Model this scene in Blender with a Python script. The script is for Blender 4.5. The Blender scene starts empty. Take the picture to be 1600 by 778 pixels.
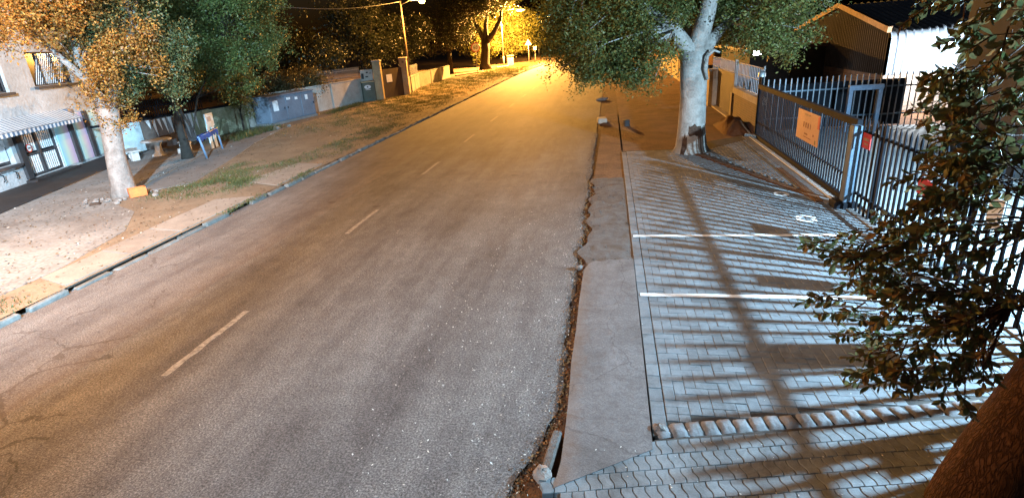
import bpy, math, random
import numpy as np
from mathutils import Vector, Matrix

R = math.radians
random.seed(7)
rng = np.random.default_rng(7)
sc = bpy.context.scene
COL = sc.collection

# ------------------------------------------------------------------ camera
cam_d = bpy.data.cameras.new('camera')
cam = bpy.data.objects.new('camera', cam_d)
COL.objects.link(cam)
cam_d.sensor_width = 36.0
cam_d.lens = 36.0 * 867.0 / 1600.0
cam_d.shift_x = 0.025
cam_d.clip_start = 0.05
cam_d.clip_end = 2000
cx = Vector((0.9768191, 0.19982627, -0.07677185))
cy = Vector((0.0, 0.35863556, 0.93347766))
cz = Vector((0.21406647, -0.9118388, 0.35032206))
M = Matrix.Identity(4)
for i in range(3):
    M[i][0], M[i][1], M[i][2] = cx[i], cy[i], cz[i]
M.translation = Vector((0, 0, 4.0))
cam.matrix_world = M
sc.camera = cam

# ------------------------------------------------------------------ world: night sky
w = bpy.data.worlds.new('World')
sc.world = w
w.use_nodes = True
nt = w.node_tree
sky = nt.nodes.new('ShaderNodeTexSky')
sky.sky_type = 'NISHITA'
sky.sun_disc = False
sky.sun_elevation = R(-3.5)
sky.sun_rotation = R(250)
bg = nt.nodes['Background']
nt.links.new(sky.outputs[0], bg.inputs[0])
bg.inputs[1].default_value = 0.12

# ------------------------------------------------------------------ exposure
sc.view_settings.view_transform = 'Standard'
sc.view_settings.look = 'None'
sc.view_settings.exposure = 1.2
sc.view_settings.gamma = 1.0
sc.view_settings.use_curve_mapping = False
sc.cycles.use_denoising = True
sc.cycles.max_bounces = 5
sc.cycles.diffuse_bounces = 3
sc.cycles.glossy_bounces = 2
sc.cycles.transmission_bounces = 3
sc.cycles.transparent_max_bounces = 6
sc.cycles.sample_clamp_indirect = 4.0
sc.cycles.use_light_tree = True

SODIUM = (1.0, 0.45, 0.085)
WHITE = (0.45, 0.75, 1.0)


# ------------------------------------------------------------------ materials
MATS = {}


def _ramp(nt, fac, stops):
    r = nt.nodes.new('ShaderNodeValToRGB')
    el = r.color_ramp.elements
    el[0].position, el[0].color = stops[0][0], (*stops[0][1], 1)
    el[1].position, el[1].color = stops[-1][0], (*stops[-1][1], 1)
    for p, c in stops[1:-1]:
        e = el.new(p)
        e.color = (*c, 1)
    nt.links.new(fac, r.inputs[0])
    return r.outputs[0]


def _noise(nt, vec, scale, detail=4, rough=0.6, dist=0.0):
    n = nt.nodes.new('ShaderNodeTexNoise')
    n.inputs['Scale'].default_value = scale
    n.inputs['Detail'].default_value = detail
    n.inputs['Roughness'].default_value = rough
    n.inputs['Distortion'].default_value = dist
    nt.links.new(vec, n.inputs['Vector'])
    return n.outputs['Fac']


def _math(nt, op, a, b=None):
    m = nt.nodes.new('ShaderNodeMath')
    m.operation = op
    for k, v in enumerate((a, b)):
        if v is None:
            continue
        if isinstance(v, (int, float)):
            m.inputs[k].default_value = v
        else:
            nt.links.new(v, m.inputs[k])
    return m.outputs[0]


def _mix(nt, fac, a, b, mode='MIX'):
    m = nt.nodes.new('ShaderNodeMix')
    m.data_type = 'RGBA'
    m.blend_type = mode
    for k, v in ((0, fac), (6, a), (7, b)):
        if isinstance(v, (int, float)):
            m.inputs[k].default_value = v
        elif isinstance(v, tuple):
            m.inputs[k].default_value = (*v, 1)
        else:
            nt.links.new(v, m.inputs[k])
    return m.outputs[2]


def new_mat(name):
    m = bpy.data.materials.new(name)
    m.use_nodes = True
    nt = m.node_tree
    b = nt.nodes['Principled BSDF']
    g = nt.nodes.new('ShaderNodeNewGeometry')
    MATS[name] = m
    return m, nt, b, g


def _bump(nt, b, h, strength, dist):
    bp = nt.nodes.new('ShaderNodeBump')
    bp.inputs['Strength'].default_value = strength
    bp.inputs['Distance'].default_value = dist
    nt.links.new(h, bp.inputs['Height'])
    nt.links.new(bp.outputs[0], b.inputs['Normal'])


def mat(name, c1, c2=None, scale=2.0, fine=25.0, rough=0.8, bump=0.3, bdist=0.01, metal=0.0, spec=0.4, island=0.0, objvar=0.0, stain=0.0):
    """two-tone weathered surface: broad stains of c2 over c1, a finer grain, some relief"""
    m, nt, b, g = new_mat(name)
    c2 = c2 or tuple(x * 0.6 for x in c1)
    pos = g.outputs['Position']
    n1 = _noise(nt, pos, scale, 5, 0.65, 0.6)
    n2 = _noise(nt, pos, fine, 3, 0.7)
    col = _ramp(nt, n1, [(0.32, c2), (0.62, c1)])
    col = _mix(nt, 0.55, col, _ramp(nt, n2, [(0.3, (0.55, 0.55, 0.55)), (0.7, (1, 1, 1))]), 'MULTIPLY')
    if stain:
        st_ = _noise(nt, pos, stain, 5, 0.7, 1.2)
        col = _mix(nt, 0.85, col, _ramp(nt, st_, [(0.34, (0.50, 0.47, 0.45)), (0.52, (1, 1, 1))]), 'MULTIPLY')
    if objvar:
        oi = nt.nodes.new('ShaderNodeObjectInfo')
        col = _mix(nt, objvar, col, _ramp(nt, oi.outputs['Random'], [(0.0, (0.45, 0.45, 0.45)), (1.0, (1, 1, 1))]), 'MULTIPLY')
    if island:
        col = _mix(nt, island, col, _ramp(nt, g.outputs['Random Per Island'], [(0.0, (0.45, 0.45, 0.45)), (1.0, (1, 1, 1))]), 'MULTIPLY')
    nt.links.new(col, b.inputs['Base Color'])
    b.inputs['Roughness'].default_value = rough
    b.inputs['Metallic'].default_value = metal
    b.inputs['Specular IOR Level'].default_value = spec
    if bump:
        _bump(nt, b, _math(nt, 'ADD', n2, n1), bump, bdist)
    return m


def emit(name, col, strength):
    m, nt, b, g = new_mat(name)
    b.inputs['Base Color'].default_value = (*col, 1)
    b.inputs['Emission Color'].default_value = (*col, 1)
    b.inputs['Emission Strength'].default_value = strength
    return m


def leaf_mat(name, c1, c2, c3, autumn=None):
    m, nt, b, g = new_mat(name)
    col = _ramp(nt, g.outputs['Random Per Island'], [(0.0, c1), (0.55, c2), (1.0, c3)])
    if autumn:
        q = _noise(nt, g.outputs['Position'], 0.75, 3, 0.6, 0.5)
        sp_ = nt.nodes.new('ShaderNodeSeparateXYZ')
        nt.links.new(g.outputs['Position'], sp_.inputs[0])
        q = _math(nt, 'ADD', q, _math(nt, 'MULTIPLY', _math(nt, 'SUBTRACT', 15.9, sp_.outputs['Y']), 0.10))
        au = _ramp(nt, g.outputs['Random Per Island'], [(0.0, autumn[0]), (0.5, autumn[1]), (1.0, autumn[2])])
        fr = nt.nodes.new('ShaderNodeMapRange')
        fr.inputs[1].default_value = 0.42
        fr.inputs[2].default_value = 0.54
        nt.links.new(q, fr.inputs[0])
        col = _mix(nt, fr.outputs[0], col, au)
    n = _noise(nt, g.outputs['Position'], 0.9, 3)
    col = _mix(nt, 0.7, col, _ramp(nt, n, [(0.3, (0.5, 0.5, 0.5)), (0.7, (1, 1, 1))]), 'MULTIPLY')
    nt.links.new(col, b.inputs['Base Color'])
    b.inputs['Roughness'].default_value = 0.5
    b.inputs['Specular IOR Level'].default_value = 0.35
    tr = nt.nodes.new('ShaderNodeBsdfTranslucent')
    nt.links.new(col, tr.inputs[0])
    mx = nt.nodes.new('ShaderNodeMixShader')
    mx.inputs[0].default_value = 0.3
    nt.links.new(b.outputs[0], mx.inputs[1])
    nt.links.new(tr.outputs[0], mx.inputs[2])
    nt.links.new(mx.outputs[0], nt.nodes['Material Output'].inputs[0])
    return m


# asphalt: aggregate speckle, worn wheel tracks, patches, cracks
m, nt, b, g = new_mat('asphalt')
pos = g.outputs['Position']
sep = nt.nodes.new('ShaderNodeSeparateXYZ')
nt.links.new(pos, sep.inputs[0])
big = _noise(nt, pos, 0.35, 5, 0.6, 0.1)
mid = _noise(nt, pos, 3.0, 10, 0.78, 0.3)
spk = _noise(nt, pos, 42, 4, 0.85)
mp = nt.nodes.new('ShaderNodeMapping')
mp.inputs['Scale'].default_value = (1.0, 0.10, 1.0)
nt.links.new(pos, mp.inputs[0])
lane = _noise(nt, mp.outputs[0], 1.1, 4, 0.6, 0.0)
col = _ramp(nt, big, [(0.3, (0.12, 0.113, 0.110)), (0.7, (0.19, 0.178, 0.170))])
col = _mix(nt, 0.75, col, _ramp(nt, lane, [(0.36, (0.62, 0.61, 0.63)), (0.58, (1, 1, 1))]), 'MULTIPLY')
col = _mix(nt, 0.65, col, _ramp(nt, mid, [(0.35, (0.55, 0.55, 0.56)), (0.62, (1, 1, 1))]), 'MULTIPLY')
col = _mix(nt, 0.9, col, _ramp(nt, spk, [(0.38, (0.30, 0.30, 0.30)), (0.5, (0.9, 0.9, 0.9)), (0.62, (2.0, 2.0, 2.0))]), 'MULTIPLY')
mp2 = nt.nodes.new('ShaderNodeMapping')
mp2.inputs['Scale'].default_value = (1.5, 0.28, 1.0)
nt.links.new(pos, mp2.inputs[0])
blot = _math(nt, 'ADD', _noise(nt, mp2.outputs[0], 1.0, 6, 0.75, 0.0), _math(nt, 'MULTIPLY', _math(nt, 'SUBTRACT', _noise(nt, pos, 16, 3, 0.8), 0.5), 0.45))
col = _mix(nt, 0.55, col, _ramp(nt, blot, [(0.37, (0.42, 0.40, 0.43)), (0.55, (1, 1, 1))]), 'MULTIPLY')
drip = nt.nodes.new('ShaderNodeTexVoronoi')
drip.inputs['Scale'].default_value = 0.55
nt.links.new(pos, drip.inputs['Vector'])
col = _mix(nt, _math(nt, 'MULTIPLY', _math(nt, 'LESS_THAN', _math(nt, 'ADD', drip.outputs['Distance'], _math(nt, 'MULTIPLY', mid, 0.12)), 0.13), 0.45), col, (0.03, 0.027, 0.026))
wv = nt.nodes.new('ShaderNodeTexVoronoi')
wv.feature = 'DISTANCE_TO_EDGE'
wv.inputs['Scale'].default_value = 0.75
dn = nt.nodes.new('ShaderNodeTexNoise')
dn.inputs['Scale'].default_value = 1.6
dn.inputs['Detail'].default_value = 6
nt.links.new(pos, dn.inputs['Vector'])
vm = nt.nodes.new('ShaderNodeVectorMath')
vm.operation = 'MULTIPLY_ADD'
nt.links.new(dn.outputs['Color'], vm.inputs[0])
vm.inputs[1].default_value = (0.9, 0.9, 0.0)
nt.links.new(pos, vm.inputs[2])
nt.links.new(vm.outputs[0], wv.inputs['Vector'])
crack = _math(nt, 'LESS_THAN', wv.outputs['Distance'], _math(nt, 'MULTIPLY', _noise(nt, pos, 2.5, 3), 0.028))
zone = _math(nt, 'MULTIPLY', _math(nt, 'LESS_THAN', _math(nt, 'ADD', sep.outputs['X'], _math(nt, 'MULTIPLY', sep.outputs['Y'], 0.45)), -4.6), _math(nt, 'GREATER_THAN', _noise(nt, pos, 0.35, 2), 0.47))
col = _mix(nt, _math(nt, 'MULTIPLY', _math(nt, 'MULTIPLY', crack, zone), 0.5), col, (0.018, 0.015, 0.013))
# reddish dust washed against the left side
dust = _math(nt, 'MULTIPLY', _math(nt, 'GREATER_THAN', mid, 0.4), _math(nt, 'MULTIPLY', _math(nt, 'LESS_THAN', sep.outputs['X'], -7.5), big))
col = _mix(nt, _math(nt, 'MULTIPLY', dust, 0.30), col, (0.16, 0.10, 0.07))
nt.links.new(col, b.inputs['Base Color'])
b.inputs['Roughness'].default_value = 0.82
b.inputs['Specular IOR Level'].default_value = 0.3
_bump(nt, b, _math(nt, 'ADD', spk, mid), 0.55, 0.012)

mat('paint_worn', (0.36, 0.34, 0.32), (0.13, 0.122, 0.117), 14, 70, 0.8, 0.3)
mat('paint_white', (0.85, 0.86, 0.85), (0.66, 0.67, 0.67), 5, 50, 0.6, 0.2)
mat('dirt', (0.24, 0.17, 0.11), (0.15, 0.10, 0.062), 0.8, 14, 0.95, 0.8, 0.04)
mat('dirt_right', (0.22, 0.10, 0.045), (0.11, 0.05, 0.025), 1.1, 12, 0.95, 0.9, 0.05)
mat('soil_rust', (0.16, 0.065, 0.022), (0.06, 0.025, 0.012), 5, 40, 0.95, 1.0, 0.03)
mat('concrete', (0.19, 0.18, 0.178), (0.13, 0.125, 0.122), 1.5, 45, 0.85, 0.35, 0.006)
mat('concrete_rough', (0.135, 0.122, 0.116), (0.085, 0.055, 0.038), 2.6, 26, 0.95, 1.0, 0.03)
m, nt, b, g = new_mat('apron')
pos = g.outputs['Position']
sp_ = nt.nodes.new('ShaderNodeSeparateXYZ')
nt.links.new(pos, sp_.inputs[0])
n1 = _noise(nt, pos, 1.3, 6, 0.7, 0.8)
n2 = _noise(nt, pos, 55, 3, 0.8)
n3 = _noise(nt, pos, 5, 5, 0.7, 1.0)
col = _ramp(nt, n1, [(0.3, (0.085, 0.08, 0.08)), (0.68, (0.155, 0.146, 0.147))])
col = _mix(nt, 0.7, col, _ramp(nt, n2, [(0.32, (0.5, 0.5, 0.5)), (0.68, (1.25, 1.25, 1.25))]), 'MULTIPLY')
col = _mix(nt, 0.6, col, _ramp(nt, n3, [(0.36, (0.55, 0.52, 0.5)), (0.52, (1, 1, 1))]), 'MULTIPLY')
# chevron tyre prints pressed in the cement
tri = _math(nt, 'PINGPONG', sp_.outputs['X'], 0.06)
ph = _math(nt, 'SINE', _math(nt, 'MULTIPLY', _math(nt, 'ADD', sp_.outputs['Y'], tri), 75.0))
msk = _math(nt, 'MULTIPLY', _math(nt, 'GREATER_THAN', ph, 0.55), _math(nt, 'GREATER_THAN', n3, 0.5))
msk = _math(nt, 'MULTIPLY', msk, _math(nt, 'LESS_THAN', _math(nt, 'PINGPONG', _math(nt, 'ADD', sp_.outputs['X'], 1.0), 0.21), 0.13))
col = _mix(nt, _math(nt, 'MULTIPLY', msk, 0.35), col, (0.06, 0.056, 0.056))
# rusty soil washed along the road side
rim = _math(nt, 'ADD', sp_.outputs['X'], _math(nt, 'MULTIPLY', n3, 0.35))
col = _mix(nt, _math(nt, 'MULTIPLY', _math(nt, 'MINIMUM', _math(nt, 'MAXIMUM', _math(nt, 'MULTIPLY', _math(nt, 'SUBTRACT', -0.08, rim), 3.5), 0.0), 1.0), 0.75), col, (0.13, 0.07, 0.04))
cv = nt.nodes.new('ShaderNodeTexVoronoi')
cv.feature = 'DISTANCE_TO_EDGE'
cv.inputs['Scale'].default_value = 0.8
va = nt.nodes.new('ShaderNodeVectorMath')
va.operation = 'MULTIPLY_ADD'
dn = nt.nodes.new('ShaderNodeTexNoise')
dn.inputs['Scale'].default_value = 3.0
dn.inputs['Detail'].default_value = 6
nt.links.new(pos, dn.inputs['Vector'])
nt.links.new(dn.outputs['Color'], va.inputs[0])
va.inputs[1].default_value = (0.4, 0.4, 0)
nt.links.new(pos, va.inputs[2])
nt.links.new(va.outputs[0], cv.inputs['Vector'])
col = _mix(nt, _math(nt, 'MULTIPLY', _math(nt, 'LESS_THAN', cv.outputs['Distance'], 0.006), 0.4), col, (0.03, 0.026, 0.024))
nt.links.new(col, b.inputs['Base Color'])
b.inputs['Roughness'].default_value = 0.8
_bump(nt, b, _math(nt, 'SUBTRACT', _math(nt, 'ADD', n2, n3), _math(nt, 'MULTIPLY', msk, 0.5)), 0.5, 0.01)
mat('slab', (0.30, 0.25, 0.21), (0.22, 0.18, 0.15), 1.3, 30, 0.85, 0.3, 0.006, objvar=0.3)
mat('kerb', (0.19, 0.18, 0.165), (0.09, 0.083, 0.075), 3, 25, 0.85, 0.5, 0.02, objvar=0.4)
mat('paver', (0.195, 0.217, 0.232), (0.135, 0.15, 0.162), 6, 60, 0.75, 0.5, 0.006, objvar=0.35, stain=0.9)
mat('paver_field', (0.195, 0.217, 0.232), (0.14, 0.155, 0.167), 3, 60, 0.75, 0.5, 0.006, island=0.35, stain=0.9)
mat('zigzag', (0.205, 0.225, 0.237), (0.15, 0.163, 0.172), 6, 60, 0.7, 0.5, 0.006, objvar=0.3, stain=1.3)
mat('joint', (0.075, 0.062, 0.052), (0.03, 0.025, 0.022), 8, 60, 0.95, 0.5)
mat('edging', (0.22, 0.22, 0.23), (0.12, 0.115, 0.11), 6, 35, 0.85, 0.7, 0.012, objvar=0.35)
mat('yard', (0.42, 0.43, 0.42), (0.30, 0.31, 0.31), 1.5, 20, 0.85, 0.4)
# cobbled forecourt on the left
m, nt, b, g = new_mat('cobble')
pos = g.outputs['Position']
v = nt.nodes.new('ShaderNodeTexVoronoi')
v.inputs['Scale'].default_value = 11.0
v.inputs['Randomness'].default_value = 0.75
nt.links.new(pos, v.inputs['Vector'])
n1 = _noise(nt, pos, 0.45, 4)
col = _ramp(nt, n1, [(0.35, (0.17, 0.155, 0.145)), (0.65, (0.28, 0.275, 0.27))])
bw = nt.nodes.new('ShaderNodeRGBToBW')
nt.links.new(v.outputs['Color'], bw.inputs[0])
col = _mix(nt, 0.8, col, _ramp(nt, bw.outputs[0], [(0.15, (0.84, 0.84, 0.84)), (0.85, (1.05, 1.05, 1.05))]), 'MULTIPLY')
col = _mix(nt, 1.0, col, _ramp(nt, v.outputs['Distance'], [(0.45, (1, 1, 1)), (0.8, (0.72, 0.69, 0.66))]), 'MULTIPLY')
nt.links.new(col, b.inputs['Base Color'])
b.inputs['Roughness'].default_value = 0.8
_bump(nt, b, _math(nt, 'SUBTRACT', 1.0, v.outputs['Distance']), 0.5, 0.02)

mat('bark_pale', (0.36, 0.34, 0.31), (0.19, 0.165, 0.145), 3, 22, 0.9, 0.9, 0.03)
mat('bark_pink', (0.30, 0.25, 0.22), (0.17, 0.135, 0.115), 3, 22, 0.9, 0.9, 0.03)
mat('bark_brown', (0.12, 0.062, 0.04), (0.05, 0.026, 0.018), 7, 30, 0.9, 1.0, 0.03)
mat('bark_dark', (0.034, 0.026, 0.02), (0.02, 0.015, 0.012), 4, 20, 0.9, 0.9, 0.03)
m, nt, b, g = new_mat('bark_near')
pos = g.outputs['Position']
mpb = nt.nodes.new('ShaderNodeMapping')
mpb.inputs['Scale'].default_value = (1.0, 1.0, 0.16)
mpb.inputs['Rotation'].default_value = (0, R(16), 0)
nt.links.new(pos, mpb.inputs[0])
dn = nt.nodes.new('ShaderNodeTexNoise')
dn.inputs['Scale'].default_value = 9
dn.inputs['Detail'].default_value = 5
nt.links.new(mpb.outputs[0], dn.inputs['Vector'])
va = nt.nodes.new('ShaderNodeVectorMath')
va.operation = 'MULTIPLY_ADD'
nt.links.new(dn.outputs['Color'], va.inputs[0])
va.inputs[1].default_value = (0.2, 0.2, 0.2)
nt.links.new(mpb.outputs[0], va.inputs[2])
vo = nt.nodes.new('ShaderNodeTexVoronoi')
vo.feature = 'DISTANCE_TO_EDGE'
vo.inputs['Scale'].default_value = 34
nt.links.new(va.outputs[0], vo.inputs['Vector'])
fn = _noise(nt, mpb.outputs[0], 60, 5, 0.8)
col = _ramp(nt, vo.outputs['Distance'], [(0.0, (0.04, 0.02, 0.014)), (0.15, (0.075, 0.037, 0.026)), (0.6, (0.125, 0.065, 0.046))])
col = _mix(nt, 0.8, col, _ramp(nt, fn, [(0.3, (0.45, 0.45, 0.45)), (0.7, (1.2, 1.2, 1.2))]), 'MULTIPLY')
nt.links.new(col, b.inputs['Base Color'])
b.inputs['Roughness'].default_value = 0.95
b.inputs['Specular IOR Level'].default_value = 0.15
_bump(nt, b, _math(nt, 'ADD', _math(nt, 'MINIMUM', vo.outputs['Distance'], 0.2), _math(nt, 'MULTIPLY', fn, 0.15)), 1.0, 0.05)
mat('wound', (0.035, 0.018, 0.011), (0.10, 0.06, 0.04), 6, 30, 0.95, 0.9, 0.03)
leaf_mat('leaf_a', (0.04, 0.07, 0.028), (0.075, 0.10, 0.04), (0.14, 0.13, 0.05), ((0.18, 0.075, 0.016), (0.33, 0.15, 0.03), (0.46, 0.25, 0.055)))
leaf_mat('leaf_hedge', (0.06, 0.062, 0.022), (0.10, 0.085, 0.032), (0.15, 0.10, 0.045))
leaf_mat('leaf_b', (0.05, 0.08, 0.022), (0.085, 0.12, 0.032), (0.15, 0.16, 0.045))
leaf_mat('leaf_c', (0.065, 0.09, 0.025), (0.11, 0.135, 0.036), (0.20, 0.19, 0.055))
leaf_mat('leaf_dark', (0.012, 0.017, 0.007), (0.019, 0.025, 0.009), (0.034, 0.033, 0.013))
leaf_mat('leaf_yellow', (0.07, 0.085, 0.02), (0.11, 0.12, 0.03), (0.16, 0.15, 0.04))
leaf_mat('leaf_near', (0.07, 0.105, 0.04), (0.12, 0.12, 0.05), (0.21, 0.12, 0.05))
leaf_mat('grass', (0.05, 0.075, 0.02), (0.09, 0.10, 0.03), (0.15, 0.13, 0.055))
mat('litter', (0.80, 0.78, 0.73), (0.5, 0.45, 0.38), 3, 3, 0.8, 0.0, island=0.7)
mat('house_wall', (0.52, 0.54, 0.55), (0.37, 0.39, 0.40), 0.9, 8, 0.9, 0.9, 0.03)
mat('house_dark', (0.05, 0.05, 0.055), (0.03, 0.03, 0.033), 2, 12, 0.8, 0.3)
mat('terrace', (0.035, 0.028, 0.027), (0.022, 0.018, 0.018), 2, 12, 0.7, 0.3)
mat('pane_dark', (0.02, 0.022, 0.026), (0.012, 0.013, 0.015), 1, 5, 0.08, 0.0, spec=0.6)
mat('white_paint', (0.72, 0.73, 0.73), (0.58, 0.59, 0.60), 3, 20, 0.6, 0.2)
mat('wall_white', (0.48, 0.46, 0.42), (0.32, 0.29, 0.25), 0.9, 14, 0.9, 0.5, 0.02)
mat('wall_moss', (0.34, 0.34, 0.24), (0.16, 0.17, 0.09), 1.6, 14, 0.9, 0.6, 0.02)
mat('wall_beige', (0.50, 0.40, 0.24), (0.38, 0.29, 0.17), 1.4, 14, 0.9, 0.4, 0.02)
mat('mural_grey', (0.26, 0.24, 0.24), (0.19, 0.175, 0.175), 2, 14, 0.9, 0.4)
mat('mural_brown', (0.16, 0.12, 0.10), (0.10, 0.075, 0.065), 2, 14, 0.9, 0.4)
mat('pastel_cyan', (0.42, 0.62, 0.66), (0.36, 0.55, 0.60), 1.5, 14, 0.85, 0.3)
mat('pastel_yellow', (0.62, 0.60, 0.40), (0.55, 0.53, 0.35), 1.5, 14, 0.85, 0.3)
mat('pastel_pink', (0.60, 0.40, 0.48), (0.52, 0.35, 0.42), 1.5, 14, 0.85, 0.3)
mat('awning_white', (0.70, 0.72, 0.73), (0.58, 0.60, 0.62), 2, 20, 0.8, 0.1)
mat('awning_blue', (0.10, 0.19, 0.30), (0.07, 0.13, 0.22), 2, 20, 0.8, 0.1)
mat('black_steel', (0.011, 0.013, 0.018), (0.007, 0.008, 0.010), 4, 30, 0.8, 0.1, spec=0.06)
mat('blue_steel', (0.085, 0.125, 0.17), (0.05, 0.075, 0.10), 2, 20, 0.45, 0.15, metal=0.2)
mat('grey_steel', (0.22, 0.24, 0.27), (0.14, 0.15, 0.17), 3, 20, 0.5, 0.15, metal=0.3)
mat('galv', (0.45, 0.46, 0.47), (0.30, 0.31, 0.32), 3, 20, 0.45, 0.1, metal=0.6)
mat('kiosk_grey', (0.15, 0.185, 0.235), (0.115, 0.14, 0.18), 1.2, 15, 0.55, 0.1)
mat('kiosk_green', (0.10, 0.125, 0.10), (0.07, 0.09, 0.07), 1.2, 15, 0.6, 0.15)
mat('paper', (0.78, 0.79, 0.80), (0.62, 0.63, 0.65), 6, 40, 0.8, 0.0)
mat('print_black', (0.025, 0.025, 0.025), (0.02, 0.02, 0.02), 3, 20, 0.7, 0.0)
mat('sign_orange', (0.50, 0.25, 0.145), (0.42, 0.21, 0.12), 2, 20, 0.6, 0.05)
mat('sign_red', (0.52, 0.05, 0.04), (0.40, 0.04, 0.035), 4, 20, 0.5, 0.0)
mat('sign_print', (0.20, 0.05, 0.03), (0.16, 0.04, 0.025), 4, 20, 0.7, 0.0)
mat('sign_white', (0.80, 0.80, 0.78), (0.72, 0.72, 0.70), 4, 20, 0.35, 0.0)
mat('stone_white', (0.58, 0.57, 0.55), (0.40, 0.39, 0.37), 3, 25, 0.8, 0.4, 0.01)
mat('blue_plastic', (0.03, 0.10, 0.38), (0.02, 0.06, 0.24), 4, 20, 0.95, 0.1, spec=0.05)
mat('blue_pale', (0.17, 0.25, 0.36), (0.12, 0.18, 0.27), 4, 20, 0.6, 0.1)
mat('board_pale', (0.52, 0.62, 0.64), (0.40, 0.48, 0.50), 3, 20, 0.7, 0.1)
mat('orange_plastic', (0.75, 0.17, 0.03), (0.60, 0.13, 0.03), 4, 20, 0.5, 0.1)
mat('rock', (0.33, 0.28, 0.25), (0.19, 0.15, 0.13), 5, 25, 0.9, 0.9, 0.03, objvar=0.5)
mat('gate_brown', (0.085, 0.060, 0.038), (0.055, 0.04, 0.026), 2, 20, 0.7, 0.2)
mat('garage_door', (0.075, 0.042, 0.03), (0.055, 0.03, 0.022), 1.5, 18, 0.7, 0.2)
mat('plaster', (0.50, 0.43, 0.35), (0.36, 0.30, 0.24), 1.5, 18, 0.9, 0.4)
mat('wood_pole', (0.26, 0.19, 0.13), (0.16, 0.11, 0.075), 3, 25, 0.85, 0.5)
mat('pole_tar', (0.05, 0.035, 0.025), (0.03, 0.02, 0.016), 3, 25, 0.8, 0.4)
mat('cladding', (0.06, 0.054, 0.05), (0.04, 0.036, 0.033), 0.7, 10, 0.75, 0.1, spec=0.1)
mat('roof_sheet', (0.30, 0.36, 0.42), (0.24, 0.29, 0.34), 0.7, 10, 0.45, 0.1, metal=0.2)
mat('barge', (0.42, 0.27, 0.15), (0.20, 0.12, 0.07), 2.5, 12, 0.8, 0.4)
mat('wall_dark', (0.035, 0.033, 0.032), (0.022, 0.021, 0.02), 1.0, 14, 0.9, 0.4)
mat('fire_green', (0.09, 0.11, 0.03), (0.06, 0.08, 0.02), 4, 20, 0.8, 0.2)
emit('sodium_glow', (1.0, 0.58, 0.16), 16.0)
emit('led_glow', (0.85, 0.93, 1.0), 45.0)


def brick_mat(name, c1, c2, cm, sx, sy, axis):
    m, nt, b, g = new_mat(name)
    mp = nt.nodes.new('ShaderNodeMapping')
    mp.inputs['Rotation'].default_value = axis
    nt.links.new(g.outputs['Position'], mp.inputs[0])
    br = nt.nodes.new('ShaderNodeTexBrick')
    br.inputs['Color1'].default_value = (*c1, 1)
    br.inputs['Color2'].default_value = (*c2, 1)
    br.inputs['Mortar'].default_value = (*cm, 1)
    br.inputs['Scale'].default_value = 1.0
    br.inputs['Brick Width'].default_value = sx
    br.inputs['Row Height'].default_value = sy
    br.inputs['Mortar Size'].default_value = 0.011
    nt.links.new(mp.outputs[0], br.inputs['Vector'])
    n = _noise(nt, g.outputs['Position'], 3, 5)
    col = _mix(nt, 0.8, br.outputs[0], _ramp(nt, n, [(0.3, (0.5, 0.5, 0.5)), (0.7, (1.1, 1.1, 1.1))]), 'MULTIPLY')
    nt.links.new(col, b.inputs['Base Color'])
    b.inputs['Roughness'].default_value = 0.85
    _bump(nt, b, br.outputs['Fac'], -0.8, 0.012)
    return m


# walls along Y (facing -X): map (y,z) ; walls along X (facing -Y): map (x,z)
brick_mat('brick_y', (0.15, 0.055, 0.026), (0.09, 0.034, 0.018), (0.14, 0.115, 0.09), 0.24, 0.086, (R(90), R(90), 0))
brick_mat('ware_y', (0.20, 0.115, 0.065), (0.15, 0.085, 0.048), (0.06, 0.04, 0.03), 0.5, 0.16, (R(90), R(90), 0))
brick_mat('ware_x', (0.44, 0.34, 0.27), (0.38, 0.30, 0.24), (0.20, 0.16, 0.13), 0.5, 0.16, (R(90), 0, 0))


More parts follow.
